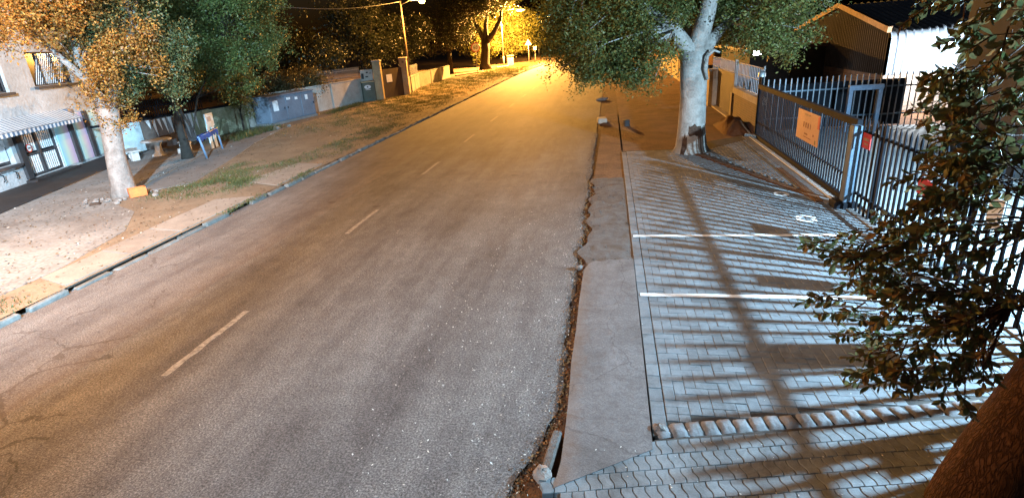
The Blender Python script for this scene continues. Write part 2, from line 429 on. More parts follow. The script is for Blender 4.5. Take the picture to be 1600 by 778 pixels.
# ------------------------------------------------------------------ mesh helpers
class MB:
    def __init__(s):
        s.v, s.f, s.mi = [], [], []

    def add(s, vs, fs, mi=0):
        o = len(s.v)
        s.v += [tuple(p) for p in vs]
        s.f += [tuple(i + o for i in f) for f in fs]
        s.mi += [mi] * len(fs)
        return s

    def box(s, c, d, rz=0.0, mi=0, tilt=None):
        hx, hy, hz = d[0] / 2, d[1] / 2, d[2] / 2
        ca, sa = math.cos(rz), math.sin(rz)
        vs = []
        for z in (-hz, hz):
            for x, y in ((-hx, -hy), (hx, -hy), (hx, hy), (-hx, hy)):
                p = Vector((x, y, z))
                if tilt:
                    p = tilt @ p
                vs.append((c[0] + p.x * ca - p.y * sa, c[1] + p.x * sa + p.y * ca, c[2] + p.z))
        return s.add(vs, [(0, 3, 2, 1), (4, 5, 6, 7), (0, 1, 5, 4), (1, 2, 6, 5), (2, 3, 7, 6), (3, 0, 4, 7)], mi)

    def bevel_box(s, c, d, bv, rz=0.0, mi=0):
        """box with chamfered top edges and chamfered corners"""
        hx, hy, hz = d[0] / 2, d[1] / 2, d[2] / 2
        ca, sa = math.cos(rz), math.sin(rz)

        def ring(ix, iy, z, k):
            pts = [(-ix + k, -iy), (ix - k, -iy), (ix, -iy + k), (ix, iy - k), (ix - k, iy), (-ix + k, iy), (-ix, iy - k), (-ix, -iy + k)]
            return [(c[0] + x * ca - y * sa, c[1] + x * sa + y * ca, c[2] + z) for x, y in pts]
        vs = ring(hx, hy, -hz, bv) + ring(hx, hy, hz - bv, bv) + ring(hx - bv, hy - bv, hz, bv * 0.5)
        fs = [tuple(reversed(range(8)))]
        for r in range(2):
            for i in range(8):
                j = (i + 1) % 8
                fs.append((r * 8 + i, r * 8 + j, r * 8 + 8 + j, r * 8 + 8 + i))
        fs.append(tuple(range(16, 24)))
        return s.add(vs, fs, mi)

    def tube(s, pts, rads, n=8, mi=0, cap=True, wob=0.0):
        pts = [Vector(p) for p in pts]
        if isinstance(rads, (int, float)):
            rads = [rads] * len(pts)
        t0 = (pts[1] - pts[0]).normalized()
        a = t0.orthogonal().normalized()
        vs, fs = [], []
        for k, p in enumerate(pts):
            t = (pts[min(k + 1, len(pts) - 1)] - pts[max(k - 1, 0)]).normalized()
            a = (a - t * a.dot(t))
            a = a.normalized() if a.length > 1e-6 else t.orthogonal().normalized()
            bb = t.cross(a)
            for i in range(n):
                an = 2 * math.pi * i / n
                rr = rads[k] * (1 + wob * (random.random() - 0.5))
                vs.append(p + (a * math.cos(an) + bb * math.sin(an)) * rr)
        for k in range(len(pts) - 1):
            for i in range(n):
                j = (i + 1) % n
                fs.append((k * n + i, k * n + j, k * n + n + j, k * n + n + i))
        if cap:
            fs.append(tuple(reversed(range(n))))
            fs.append(tuple(range((len(pts) - 1) * n, len(pts) * n)))
        return s.add(vs, fs, mi)

    def lathe(s, c, prof, n=20, mi=0, ang0=0.0, ang1=2 * math.pi):
        vs, fs = [], []
        full = abs(ang1 - ang0 - 2 * math.pi) < 1e-6
        for r, z in prof:
            for i in range(n):
                an = ang0 + (ang1 - ang0) * i / (n if full else n - 1)
                vs.append((c[0] + r * math.cos(an), c[1] + r * math.sin(an), c[2] + z))
        for k in range(len(prof) - 1):
            for i in range(n if full else n - 1):
                j = (i + 1) % n
                fs.append((k * n + i, k * n + j, k * n + n + j, k * n + n + i))
        return s.add(vs, fs, mi)

    def poly(s, pts, z0, z1, mi=0):
        """prism over a polygon given counter-clockwise in XY"""
        n = len(pts)
        vs = [(x, y, z0) for x, y in pts] + [(x, y, z1) for x, y in pts]
        fs = [tuple(reversed(range(n))), tuple(range(n, 2 * n))]
        for i in range(n):
            j = (i + 1) % n
            fs.append((i, j, n + j, n + i))
        return s.add(vs, fs, mi)

    def mesh(s, name, mats, smooth=False):
        me = bpy.data.meshes.new(name)
        me.from_pydata(s.v, [], s.f)
        for mm in (mats if isinstance(mats, (list, tuple)) else [mats]):
            me.materials.append(MATS[mm])
        if any(s.mi):
            me.polygons.foreach_set('material_index', s.mi)
        if smooth:
            me.polygons.foreach_set('use_smooth', [True] * len(me.polygons))
        me.update()
        return me

    def build(s, name, mats, parent=None, smooth=False, loc=None, rz=None):
        return link(name, s.mesh(name, mats, smooth), parent, loc, rz)


def link(name, me, parent=None, loc=None, rz=None):
    o = bpy.data.objects.new(name, me)
    COL.objects.link(o)
    if parent is not None:
        o.parent = parent
    if loc is not None:
        o.location = loc
    if rz is not None:
        o.rotation_euler[2] = rz
    return o


def tag(o, label=None, cat=None, group=None, kind=None):
    if label:
        o['label'] = label
    if cat:
        o['category'] = cat
    if group:
        o['group'] = group
    if kind:
        o['kind'] = kind
    return o


def thing(name, label, cat, loc=(0, 0, 0), rz=0.0, group=None):
    o = bpy.data.objects.new(name, None)
    o.empty_display_size = 0.2
    COL.objects.link(o)
    o.location = loc
    o.rotation_euler[2] = rz
    return tag(o, label, cat, group)


def quads(name, V, matname, parent=None):
    """V: (n,4,3) array of quads -> one mesh"""
    n = len(V)
    me = bpy.data.meshes.new(name)
    me.vertices.add(n * 4)
    me.vertices.foreach_set('co', np.ascontiguousarray(V, dtype=np.float32).ravel())
    me.loops.add(n * 4)
    me.loops.foreach_set('vertex_index', np.arange(n * 4, dtype=np.int32))
    me.polygons.add(n)
    me.polygons.foreach_set('loop_start', np.arange(0, n * 4, 4, dtype=np.int32))
    me.materials.append(MATS[matname])
    me.update(calc_edges=True)
    return link(name, me, parent)


# ------------------------------------------------------------------ ground, road, verges
def bend(y):
    return 0.00146 * (y - 60) ** 2 if y > 60 else 0.0


def sheet(name, left, right, ys, z, matname, kind='structure', skirt=None):
    mb = MB()
    vs, fs = [], []
    for y in ys:
        vs += [(left(y), y, z), (right(y), y, z)]
    for k in range(len(ys) - 1):
        fs.append((2 * k, 2 * k + 1, 2 * k + 3, 2 * k + 2))
    mb.add(vs, fs)
    o = mb.build(name, matname)
    return tag(o, kind=kind)


mb = MB()
mb.add([(-900, -900, -0.06), (900, -900, -0.06), (900, 900, -0.06), (-900, 900, -0.06)], [(0, 1, 2, 3)])
tag(mb.build('ground', 'dirt'), kind='structure')

ys_f = list(np.arange(-6, 30, 0.25)) + list(np.arange(30, 175, 1.5))
jit = {round(float(y), 3): (random.uniform(-0.05, 0.05)) for y in ys_f}


def redge(y):
    j = jit.get(round(float(y), 3), 0.0) * (1.0 if y < 30 else 0.4)
    base = -0.60 + 0.006 * y
    if y < 5.2:
        base -= (5.2 - y) * 0.28
    if 9.3 < y < 15:
        base += 0.05 * math.sin(y * 2.3)
    return base + j + bend(y)


def kx(y):
    return -10.28 + bend(y)


sheet('road', lambda y: kx(y) - 0.15, redge, ys_f, 0.0, 'asphalt')
sheet('gutter_soil', lambda y: -1.6 + bend(y), lambda y: 0.55 + bend(y), ys_f, -0.02, 'soil_rust')

# left verge: dirt at kerb height
ys_v = list(np.arange(-6, 175, 3.0))
sheet('left_verge', lambda y: -60.0, lambda y: kx(y) - 0.14, ys_v, 0.10, 'dirt')
sheet('right_verge', lambda y: 0.52 + bend(y), lambda y: 70.0, ys_v, 0.0, 'dirt_right')
# forecourt paving of the house
mb = MB()
mb.poly([(-21.0, 6.0), (-11.45, 5.0), (-11.6, 9.0), (-12.3, 11.5), (-13.6, 13.2), (-15.2, 14.1), (-15.6, 15.2), (-16.6, 17.2), (-17.6, 20.5), (-18.6, 23.0), (-22.6, 24.6), (-24.5, 22.5), (-19.2, 14.2), (-22.0, 12.0)], 0.02, 0.108)
tag(mb.build('forecourt_paving', 'cobble'), kind='structure')
mb = MB()
mb.poly([(-15.5, 15.4), (-14.3, 16.6), (-16.0, 21.6), (-17.3, 25.0), (-18.6, 30.0), (-19.4, 30.2), (-18.6, 23.2), (-17.5, 20.4), (-16.5, 17.2)], 0.02, 0.112)
tag(mb.build('footpath', 'concrete'), kind='structure')

# kerb stones on the left
kerb = thing('kerb', None, None, (0, 0, 0))
tag(kerb, kind='structure')
variants = []
for k in range(6):
    kb_ = MB().bevel_box((0, 0, 0.015), (0.15, 0.97 - 0.04 * k, 0.19), 0.022)
    kb_.v = [(x + random.uniform(-0.012, 0.012), y_ + random.uniform(-0.02, 0.02), z + random.uniform(-0.014, 0.008)) for x, y_, z in kb_.v]
    variants.append(kb_.mesh('kerb_stone', 'kerb'))
y = 5.6
k = 0
while y < 120:
    if not (13.0 < y < 14.2 or y < 7.0 and random.random() < 0.4):
        a = math.atan2(bend(y + 0.5) - bend(y - 0.5), 1.0)
        sink = 0.0
        if 8.0 < y < 12.5:
            sink = -0.035 - 0.03 * random.random()
        o = link('kerb_stone', variants[(k * 5 + k // 6) % 6], kerb, (kx(y) - 0.075 + random.uniform(-0.02, 0.02), y, sink + random.uniform(-0.03, 0.008)), -a + random.uniform(-0.02, 0.02))
        o.rotation_euler[0] = random.uniform(-0.012, 0.012)
    y += 0.99
    k += 1

# concrete slabs set in the verge
sl = thing('verge_slabs', None, None)
tag(sl, kind='structure')
for pts in ([(-11.50, 8.45), (-10.50, 8.10), (-10.50, 9.75), (-11.52, 9.95)],
            [(-11.55, 10.0), (-10.50, 9.80), (-10.52, 11.35), (-11.62, 11.55)],
            [(-11.65, 11.6), (-10.52, 11.40), (-10.55, 14.6), (-11.72, 14.35)],
            [(-12.25, 16.6), (-10.55, 15.9), (-10.6, 19.1), (-11.75, 19.4)]):
    MB().poly(pts, 0.03, 0.118 + random.uniform(0, 0.008)).build('slab', 'slab', sl)

# right: concrete apron between road edge and parking
ap_y = [4.02, 4.4, 5, 5.6, 6.2, 7, 8, 9, 9.6]
le = [(-0.60 + 0.006 * y + 0.11 + random.uniform(-0.02, 0.02), y) for y in ap_y]
le[0] = (-0.50, 4.05)
mb = MB()
mb.poly([(0.44, 4.68), (0.455, 9.78), (0.33, 9.70), (0.24, 9.76), (0.12, 9.68), (0.02, 9.72), (-0.10, 9.60), (-0.22, 9.66), (-0.34, 9.52), (-0.42, 9.2)] + [(x, y) for x, y in reversed(le[:-1])], -0.05, 0.060)
tag(mb.build('concrete_apron', 'apron'), kind='structure')
# broken stretch of apron further up the road
mb = MB()
n0, n1 = 44, 7
vs, fs = [], []
for i in range(n0 + 1):
    for j in range(n1 + 1):
        yy = 9.1 + 6.9 * i / n0
        x0 = redge(yy) + 0.10 + 0.10 * math.sin(yy * 5.1) * math.sin(yy * 1.7)
        xx = x0 + (0.455 - x0) * j / n1
        vs.append((xx, yy, 0.032 + 0.022 * random.random() * (1 if 0 < j < n1 else 0.2)))
for i in range(n0):
    for j in range(n1):
        q = i * (n1 + 1) + j
        fs.append((q, q + 1, q + n1 + 2, q + n1 + 1))
mb.add(vs, fs)
tag(mb.build('broken_apron', 'concrete_rough', None, True), kind='structure')
mb = MB()
mb.poly([(redge(16) + 0.15, 16.0), (0.455, 16.0), (0.46, 29.5), (-0.1, 29.8), (redge(28) + 0.2, 28.0)], -0.05, 0.025)
tag(mb.build('sandy_strip', 'dirt_right'), kind='structure')

# ------------------------------------------------------------------ parking paving: 90 degree herringbone
def edge_y(x):
    return 4.86 + 0.225 * (x - 0.42)


def far_y(x):
    return 19.7 if x < 2.6 else 19.2 - (x - 2.59) * 2.78


park = thing('parking_paving', None, None)
tag(park, kind='structure')
mb = MB()
mb.poly([(0.455, 4.9), (3.9, 5.66), (5.6, 6.0), (5.6, 11.0), (4.95, 12.75), (2.6, 19.2), (2.6, 19.8), (0.455, 19.8)], -0.05, 0.043)
bed = mb.build('sand_bed', 'joint', park)
U = 0.125
GAP = 0.005
pv = []
for ix in range(0, 40):
    for iy in range(-2, 125):
        mm_ = (ix - iy) % 4
        x0, y0 = 0.62 + ix * U, 4.9 + iy * U
        if mm_ == 0:
            c, d = (x0 + U, y0 + U / 2), 0
        elif mm_ == 2:
            c, d = (x0 + U / 2, y0), 1
        else:
            continue
        if c[0] < 0.68 or c[0] > 5.35 or c[1] < edge_y(c[0]) + 0.34 or c[1] > far_y(c[0]) - 0.1:
            continue
        pv.append((c, d))
cells = set()
for c, d in pv:
    ix, iy = (c[0] - 0.62) / U, (c[1] - 4.9) / U
    if d == 0:
        cells |= {(round(ix - 1), round(iy - 0.5)), (round(ix), round(iy - 0.5))}
    else:
        cells |= {(round(ix - 0.5), round(iy)), (round(ix - 0.5), round(iy - 1))}
for ix in range(0, 38):
    for iy in range(-2, 125):
        c = (0.62 + (ix + 0.5) * U, 4.9 + (iy + 0.5) * U)
        if (ix, iy) not in cells and c[1] > edge_y(c[0]) + 0.24 and c[1] < far_y(c[0]) - 0.05:
            pv.append((c, 3))
yy = 5.12
while yy < 19.6:
    pv.append(((0.535, yy), 2))
    yy += 0.25
pv.sort(key=lambda p: p[0][1] + 0.25 * abs(p[0][0] - 1.8))
dims = [(2 * U - GAP, U - GAP), (U - GAP, 2 * U - GAP), (0.15 - GAP, 0.25 - GAP), (U - GAP, U - GAP)]
pm = [MB().bevel_box((0, 0, 0), (d[0], d[1], 0.05), 0.0045).mesh('paver', 'paver') for d in dims]
rest = MB()
for i, (c, d) in enumerate(pv):
    z = 0.028 + random.uniform(-0.003, 0.003)
    if i < 300:
        o = link('paver', pm[d], park, (c[0], c[1], z), random.uniform(-0.012, 0.012))
        o.rotation_euler[0] = random.uniform(-0.008, 0.008)
        o.rotation_euler[1] = random.uniform(-0.012, 0.012)
    else:
        rest.bevel_box((c[0], c[1], z), (dims[d][0], dims[d][1], 0.05), 0.0045, random.uniform(-0.01, 0.01))
tag(rest.build('paver_field', 'paver_field', park), kind='stuff')


# camera side paving with wavy interlocking blocks
drive = thing('driveway_paving', None, None)
tag(drive, kind='structure')
mb = MB()
mb.poly([(-0.5, 3.6), (4.6, 3.6), (4.6, 5.75), (3.7, 5.60), (0.47, 4.84), (0.38, 4.62), (-0.46, 4.0)], -0.05, 0.043)
mb.build('sand_bed', 'joint', drive)
A = math.atan(0.225)
zw, zd = 0.112, 0.195
wave = [(0.0, 0.0), (0.010, 0.22), (0.010, 0.34), (-0.010, 0.66), (-0.010, 0.78), (0.0, 1.0)]
gx, gy = zw - 0.008, zd - 0.004
outl = [(wx + gx / 2, (t - 0.5) * gy) for wx, t in wave] + [(wx - gx / 2, (t - 0.5) * gy) for wx, t in reversed(wave)]
zmb = MB()
n = len(outl)
ins = [(x * 0.93, y * 0.965) for x, y in outl]
vs = [(x, y, -0.03) for x, y in outl] + [(x, y, 0.022) for x, y in outl] + [(x, y, 0.028) for x, y in ins]
fs = [tuple(range(2 * n, 3 * n))]
for r in range(2):
    for i in range(n):
        j = (i + 1) % n
        fs.append((r * n + i, r * n + j, r * n + n + j, r * n + n + i))
zmb.add(vs, fs)
zme = zmb.mesh('paver', 'zigzag')
ca, sa = math.cos(A), math.sin(A)
for r in range(0, 8):
    for q in range(-12, 40):
        lx = q * zw + (zw / 2 if r % 2 else 0)
        ly = -0.10 - r * zd
        x = 0.42 + lx * ca - ly * sa
        y = 4.80 + lx * sa + ly * ca
        if y < 3.9 or (x < 0.36 and y > 4.74 - (0.36 - x) * 0.70):
            continue
        if x > 4.2:
            continue
        o = link('paver', zme, drive, (x, y, 0.026 + random.uniform(-0.003, 0.003)), A + random.uniform(-0.02, 0.02))
        o.rotation_euler[1] = random.uniform(-0.012, 0.012)
# rounded raised blocks between the two pavings
edg = thing('paving_edging', None, None)
tag(edg, kind='structure')
em = []
for k in range(3):
    wdt = 0.160 + 0.006 * k
    prof = []
    mb = MB()
    nx_, ny_ = 5, 5
    vs, fs = [], []
    for i in range(nx_ + 1):
        for j in range(ny_ + 1):
            a, bq = 2 * i / nx_ - 1, 2 * j / ny_ - 1
            h = 0.032 * (1 - abs(a) ** 9) ** 0.5 * (1 - abs(bq) ** 7) ** 0.5
            vs.append((a * wdt / 2, bq * 0.115, h + random.uniform(-0.005, 0.005)))
    for i in range(nx_):
        for j in range(ny_):
            p = i * (ny_ + 1) + j
            fs.append((p, p + ny_ + 1, p + ny_ + 2, p + 1))
    mb.add(vs, fs)
    em.append(mb.mesh('edging_block', 'edging', True))
for k in range(25):
    t = 0.10 + k * 0.166
    x = 0.46 + t * ca
    o = link('edging_block', em[k % 3], edg, (x, edge_y(x) + 0.10 + random.uniform(-0.012, 0.012), 0.036 + random.uniform(-0.005, 0.005)), A + random.uniform(-0.09, 0.09))

# driveway in front of the sliding gate (finer paving, a little raised)
mb = MB()
mb.poly([(2.75, 19.35), (4.95, 12.95), (5.02, 13.2), (5.05, 21.8), (3.1, 20.6)], -0.05, 0.075)
ramp = tag(mb.build('gate_driveway', 'joint'), kind='structure')
fld = MB()
for ix in range(0, 24):
    for iy in range(0, 90):
        mm_ = (ix - iy) % 4
        x0, y0 = 2.6 + ix * 0.11, 12.9 + iy * 0.11
        if mm_ == 0:
            c, d = (x0 + 0.11, y0 + 0.055), (0.212, 0.102)
        elif mm_ == 2:
            c, d = (x0 + 0.055, y0), (0.102, 0.212)
        else:
            continue
        xl = 2.75 + (19.35 - c[1]) / 6.4 * 2.2 + 0.12
        if c[0] < xl or c[0] > 4.72 or c[1] > 20.55 + 0.6 * (c[0] - 3.1):
            continue
        if c[1] > 19.3 and c[0] < 3.2 + (c[1] - 19.3):
            continue
        fld.bevel_box((c[0], c[1], 0.072), (d[0], d[1], 0.04), 0.006)
tag(fld.build('paver_field', 'paver_field', ramp), kind='stuff')
mb = MB()
mb.poly([(2.68, 19.30), (2.55, 19.25), (4.84, 12.80), (4.95, 12.90)], -0.05, 0.085)
tag(mb.build('driveway_edge', 'soil_rust'), kind='structure')

# painted lines
def flat(name, x0, x1, y0, y1, z, matname, n=24, wob=0.006):
    mb = MB()
    vs, fs = [], []
    lx = (x1 - x0) > (y1 - y0)
    for i in range(n + 1):
        t = i / n
        if lx:
            x = x0 + (x1 - x0) * t
            vs += [(x, y0 + random.uniform(-wob, wob), z), (x, y1 + random.uniform(-wob, wob), z)]
        else:
            yv = y0 + (y1 - y0) * t
            vs += [(x1 + random.uniform(-wob, wob), yv, z), (x0 + random.uniform(-wob, wob), yv, z)]
    for i in range(n):
        fs.append((2 * i, 2 * i + 2, 2 * i + 3, 2 * i + 1))
    mb.add(vs, fs)
    return tag(mb.build(name, matname), kind='structure')


flat('parking_line', 0.50, 4.75, 10.93, 11.05, 0.0625, 'paint_white', 40, 0.010)
flat('parking_line', 0.50, 4.75, 8.19, 8.30, 0.0625, 'paint_white', 40, 0.010)
yy = 5.5
k = 0
while yy < 112:
    b0, b1 = bend(yy), bend(yy + 2)
    x = -6.03 + (b0 + b1) / 2
    flat('centre_line', x - 0.055, x + 0.055, yy, yy + 1.95, 0.004, 'paint_worn', 16, 0.012)
    yy += 5.9
# worn painted discs on the parking
for (x, y, r) in ((4.0, 12.0, 0.21), (4.02, 13.9, 0.17)):
    mb = MB()
    N = 26
    vs, fs = [], []
    for i in range(N):
        a = 2 * math.pi * i / N
        ri, ro = r * (0.35 + 0.2 * random.random()), r * (0.85 + 0.2 * random.random())
        vs += [(x + ri * math.cos(a), y + ri * 1.2 * math.sin(a), 0.062), (x + ro * math.cos(a), y + ro * 1.2 * math.sin(a), 0.062)]
    for i in range(N):
        j = (i + 1) % N
        fs.append((2 * i, 2 * i + 1, 2 * j + 1, 2 * j))
    mb.add(vs, fs)
    tag(mb.build('painted_disc', 'paint_white'), kind='structure')

# yard behind the fence
mb = MB()
mb.poly([(5.35, 2.0), (30, 2.0), (30, 22.6), (5.35, 22.6)], -0.05, 0.05)
tag(mb.build('yard', 'yard'), kind='structure')

# ------------------------------------------------------------------ lamps
def street_lamp(x, y, z, px, power, label, wood=False, head_rot=0.0, glow=0.26):
    t = thing('street_lamp', label, 'street lamp', (px, y, 0.0), 0, 'street lamps along the left verge')
    dx = x - px
    mb = MB().tube([(0, 0, 0.0), (0.0, 0, 1.6)], [0.115, 0.11], 10)
    mb.build('pole_base', 'pole_tar' if wood else 'grey_steel', t, True)
    MB().tube([(0, 0, 1.6), (-0.02, 0, z * 0.6), (-0.05, 0, z + 0.25)], [0.10, 0.085, 0.065], 10).build('pole', 'wood_pole' if wood else 'galv', t, True)
    MB().tube([(-0.05, 0, z - 0.1), (dx * 0.4, 0, z + 0.18), (dx - 0.25, 0, z + 0.22)], [0.035, 0.032, 0.03], 8).build('arm', 'galv', t, True)
    mb = MB()
    mb.lathe((dx, 0, z), [(0.0, 0.30), (0.12, 0.29), (0.24, 0.22), (0.29, 0.10), (0.28, 0.06)], 14)
    mb.build('lamp_head', 'grey_steel', t, True)
    mb = MB()
    mb.lathe((dx, 0, z), [(0.27, 0.08), (glow, 0.0), (glow * 0.7, -0.10), (0.0, -0.14)], 14)
    mb.build('lens', 'sodium_glow', t, True)
    ld = bpy.data.lights.new('sodium_light', 'POINT')
    ld.energy = power
    ld.color = SODIUM
    ld.shadow_soft_size = 0.15
    lo = bpy.data.objects.new('sodium_light', ld)
    COL.objects.link(lo)
    lo.parent = t
    lo.location = (dx, 0, z - 0.32)
    return t


street_lamp(-12.4, 7.0, 7.8, -14.0, 4000, 'street lamp outside the picture lighting the left tree')
street_lamp(-15.5, 49.6, 7.5, -17.4, 5600, 'wooden street lamp pole beside the brown gate', True)
street_lamp(-12.3, 86.0, 7.7, -15.2, 105000, 'brightest street lamp glaring in the yellow foliage above the road', glow=0.62)
street_lamp(-10.9, 112.0, 7.2, -12.9, 3000, 'farthest street lamp, small, beyond the triangular sign')


def spot(name, loc, target, power, color, size, blend, soft, parent):
    ld = bpy.data.lights.new(name, 'SPOT')
    ld.energy = power
    ld.color = color
    ld.spot_size = R(size)
    ld.spot_blend = blend
    ld.shadow_soft_size = soft
    o = bpy.data.objects.new(name, ld)
    COL.objects.link(o)
    d = Vector(target) - Vector(loc)
    o.location = Vector(loc) + d.normalized() * 0.12 - Vector(parent.location)
    o.rotation_euler = d.to_track_quat('-Z', 'Y').to_euler()
    o.parent = parent
    return o


def floodlight(loc, target, power, size, blend, soft, label, pole=True, color=WHITE, hz=0.0):
    t = thing('floodlight', label, 'floodlight', (loc[0], loc[1], hz), 0, 'white floodlights')
    d = (Vector(target) - Vector(loc)).normalized()
    q = d.to_track_quat('-Z', 'Y').to_matrix()
    z = loc[2] - hz
    if pole:
        MB().tube([(-d.x * 0.25, -d.y * 0.25, 0), (-d.x * 0.25, -d.y * 0.25, z + 0.1)], 0.05, 10).build('pole', 'grey_steel', t, True)
    mb = MB()
    for sx, sy, zz in ((0.19, 0.14, 0.0),):
        vs = []
        for k, (s_, zz_) in enumerate(((1.0, 0.0), (0.75, 0.14))):
            for x, y in ((-sx, -sy), (sx, -sy), (sx, sy), (-sx, sy)):
                p = q @ Vector((x * s_, y * s_, zz_))
                vs.append((p.x, p.y, p.z + z))
        mb.add(vs, [(7, 6, 5, 4), (0, 1, 5, 4), (1, 2, 6, 5), (2, 3, 7, 6), (3, 0, 4, 7)])
    mb.build('housing', 'black_steel', t)
    vs = []
    for x, y in ((-0.17, -0.12), (0.17, -0.12), (0.17, 0.12), (-0.17, 0.12)):
        p = q @ Vector((x, y, 0.02))
        vs.append((p.x, p.y, p.z + z))
    MB().add(vs, [(0, 1, 2, 3)]).build('lens', 'led_glow', t)
    spot('flood_beam', loc, target, power, color, size, blend, soft, t)
    return t


floodlight((9.0, 7.3, 3.7), (0.0, 10.5, 0.0), 8200, 146, 0.35, 0.06, 'floodlight on a pole in the yard behind the fence')
floodlight((-0.5, -7.0, 9.5), (-23.0, 19.5, 1.6), 66000, 50, 0.75, 0.2, 'floodlight high behind the camera shining at the shop')
floodlight((-6.0, -3.0, 7.0), (-1.4, 9.0, 0.0), 4000, 50, 0.9, 0.3, 'added fill floodlight, unseen left behind the camera, aimed at the parking')  # fill lamp added out of view to whiten parking shadows and near road

# ------------------------------------------------------------------ trees
def leaves(centres, per, spread, size, droop=0.25, aspect=0.5, fold=0.25):
    """one small folded quad per leaf, spread about sprig centres"""
    n = len(centres) * per
    c = np.repeat(centres, per, axis=0) + rng.normal(0, 1, (n, 3)) * spread * np.array([1, 1, 0.75])
    d = rng.normal(0, 1, (n, 3))
    d[:, 2] = d[:, 2] * 0.7 - droop
    d /= np.linalg.norm(d, axis=1, keepdims=True)
    s = np.cross(d, rng.normal(0, 1, (n, 3)))
    s /= np.linalg.norm(s, axis=1, keepdims=True) + 1e-9
    nn = np.cross(d, s)
    L = size * rng.uniform(0.6, 1.25, (n, 1))
    W = L * aspect * 0.5
    a = c
    e = c + d * L
    b1 = c + d * L * 0.45 + s * W + nn * W * fold
    b2 = c + d * L * 0.45 - s * W + nn * W * fold
    return np.stack([a, b1, e, b2], axis=1)


def sprigs(lobes, count, shell=0.55):
    vol = np.array([l[1][0] * l[1][1] * l[1][2] for l in lobes])
    out = []
    for l, v in zip(lobes, vol / vol.sum()):
        k = max(6, int(count * v))
        p = rng.normal(0, 1, (k, 3))
        p /= np.linalg.norm(p, axis=1, keepdims=True)
        r = shell + (1 - shell) * rng.random((k, 1)) ** 0.7
        r *= rng.uniform(0.8, 1.12, (k, 1))
        out.append(np.array(l[0]) + p * r * np.array(l[1]))
    return np.concatenate(out)


def clump(cs, per, sd):
    """gather sprigs in uneven clumps so that gaps open between them"""
    k = max(4, len(cs) // per)
    hubs = cs[rng.choice(len(cs), k, replace=False)]
    q = hubs[rng.integers(0, k, len(cs))] + rng.normal(0, 1, cs.shape) * sd
    keep = rng.random(len(cs)) < 0.14
    q[keep] = cs[keep]
    return q


def limb(p0, p1, r0, r1, mb, n=6, sides=7, sag=0.15):
    p0, p1 = Vector(p0), Vector(p1)
    L = (p1 - p0).length
    pts, rr = [], []
    for k in range(n + 1):
        t = k / n
        p = p0.lerp(p1, t)
        p.z += math.sin(t * math.pi) * L * sag
        if 0 < k < n:
            p += Vector((random.uniform(-1, 1), random.uniform(-1, 1), random.uniform(-1, 1))) * L * 0.035
        pts.append(p)
        rr.append(r0 + (r1 - r0) * t)
    mb.tube(pts, rr, sides)
    return pts


def tree(name, label, base, trunk, forks, lobes, count, per, spread, size, bark, leafm, group=None, clump_n=7, clump_sd=0.28, shell=0.5, aspect=0.5, twigs=60, cat='tree'):
    t = thing(name, label, cat, base, 0, group)
    b = Vector(base)
    mb = MB()
    mb.tube([Vector(p) - b for p, r in trunk], [r for p, r in trunk], 16, 0, True, 0.06)
    top = Vector(trunk[-1][0]) - b
    rt = trunk[-1][1]
    ends = []
    for fpts in forks:
        pts = [top - Vector((0, 0, rt * 0.6))] + [Vector(p) - b for p, r in fpts]
        mb.tube(pts, [rt * 0.72] + [r for p, r in fpts], 10, 0, True, 0.08)
        ends += pts[1:]
    cs = clump(sprigs(lobes, count, shell), clump_n, clump_sd)
    br = MB()
    pick = cs[rng.choice(len(cs), min(twigs, len(cs)), replace=False)]
    for p in pick:
        p = Vector(p) - b
        st = min(ends or [top], key=lambda e: (e - p).length + max(0, e.z - p.z))
        limb(st, p, 0.035 * (rt / 0.3), 0.008, br, 5, 5, 0.06)
    mb.build('trunk', bark, t, True)
    br.build('branches', bark, t, True)
    V = leaves(cs, per, spread, size, aspect=aspect) - np.array(base)
    quads('crown', V, leafm, t)
    return t


# right pavement tree
tr = tree('street_tree', 'big pale-barked forked tree growing in the right pavement before the gate', (2.68, 19.3, 0.0),
          [((2.68, 19.3, -0.05), 0.66), ((2.68, 19.3, 0.25), 0.50), ((2.66, 19.3, 0.8), 0.43), ((2.66, 19.3, 1.8), 0.40), ((2.64, 19.3, 2.7), 0.43), ((2.62, 19.3, 3.2), 0.44)],
          [[((2.0, 19.1, 3.9), 0.17), ((0.8, 19.0, 4.8), 0.09), ((-0.8, 18.8, 5.3), 0.06)],
           [((2.95, 19.4, 4.2), 0.26), ((3.15, 19.5, 5.4), 0.2), ((3.3, 19.8, 6.8), 0.1)],
           [((3.6, 19.9, 3.9), 0.13), ((4.8, 20.2, 4.6), 0.08), ((6.0, 20.2, 4.8), 0.04)],
           [((2.3, 20.3, 4.2), 0.15), ((1.6, 21.8, 5.2), 0.07)]],
          [((-0.3, 19.0, 3.75), (1.7, 1.9, 1.35)), ((0.9, 18.6, 3.1), (1.15, 1.2, 0.9)), ((-1.2, 19.8, 4.7), (1.4, 1.6, 1.0)), ((0.9, 19.2, 4.9), (1.7, 1.8, 1.1)),
           ((2.8, 20.8, 5.4), (3.0, 1.8, 1.4)), ((4.7, 19.8, 4.2), (1.5, 1.8, 1.15)), ((5.5, 19.6, 3.4), (0.95, 1.2, 0.9)), ((3.9, 21.0, 3.7), (1.2, 0.9, 0.8)),
           ((1.35, 18.2, 4.1), (0.9, 0.6, 0.75)), ((4.1, 18.7, 4.1), (0.75, 0.6, 0.6)), ((1.15, 18.9, 2.75), (0.75, 0.7, 0.55)), ((0.2, 18.4, 2.9), (0.9, 0.8, 0.5))],
          1900, 64, 0.17, 0.092, 'bark_pale', 'leaf_c', 'trees on the pavements', 15, 0.26, 0.45, 0.5, 130)
TR_Z = [(-0.05, 0.66), (0.25, 0.50), (0.8, 0.43), (1.8, 0.40), (2.7, 0.43)]


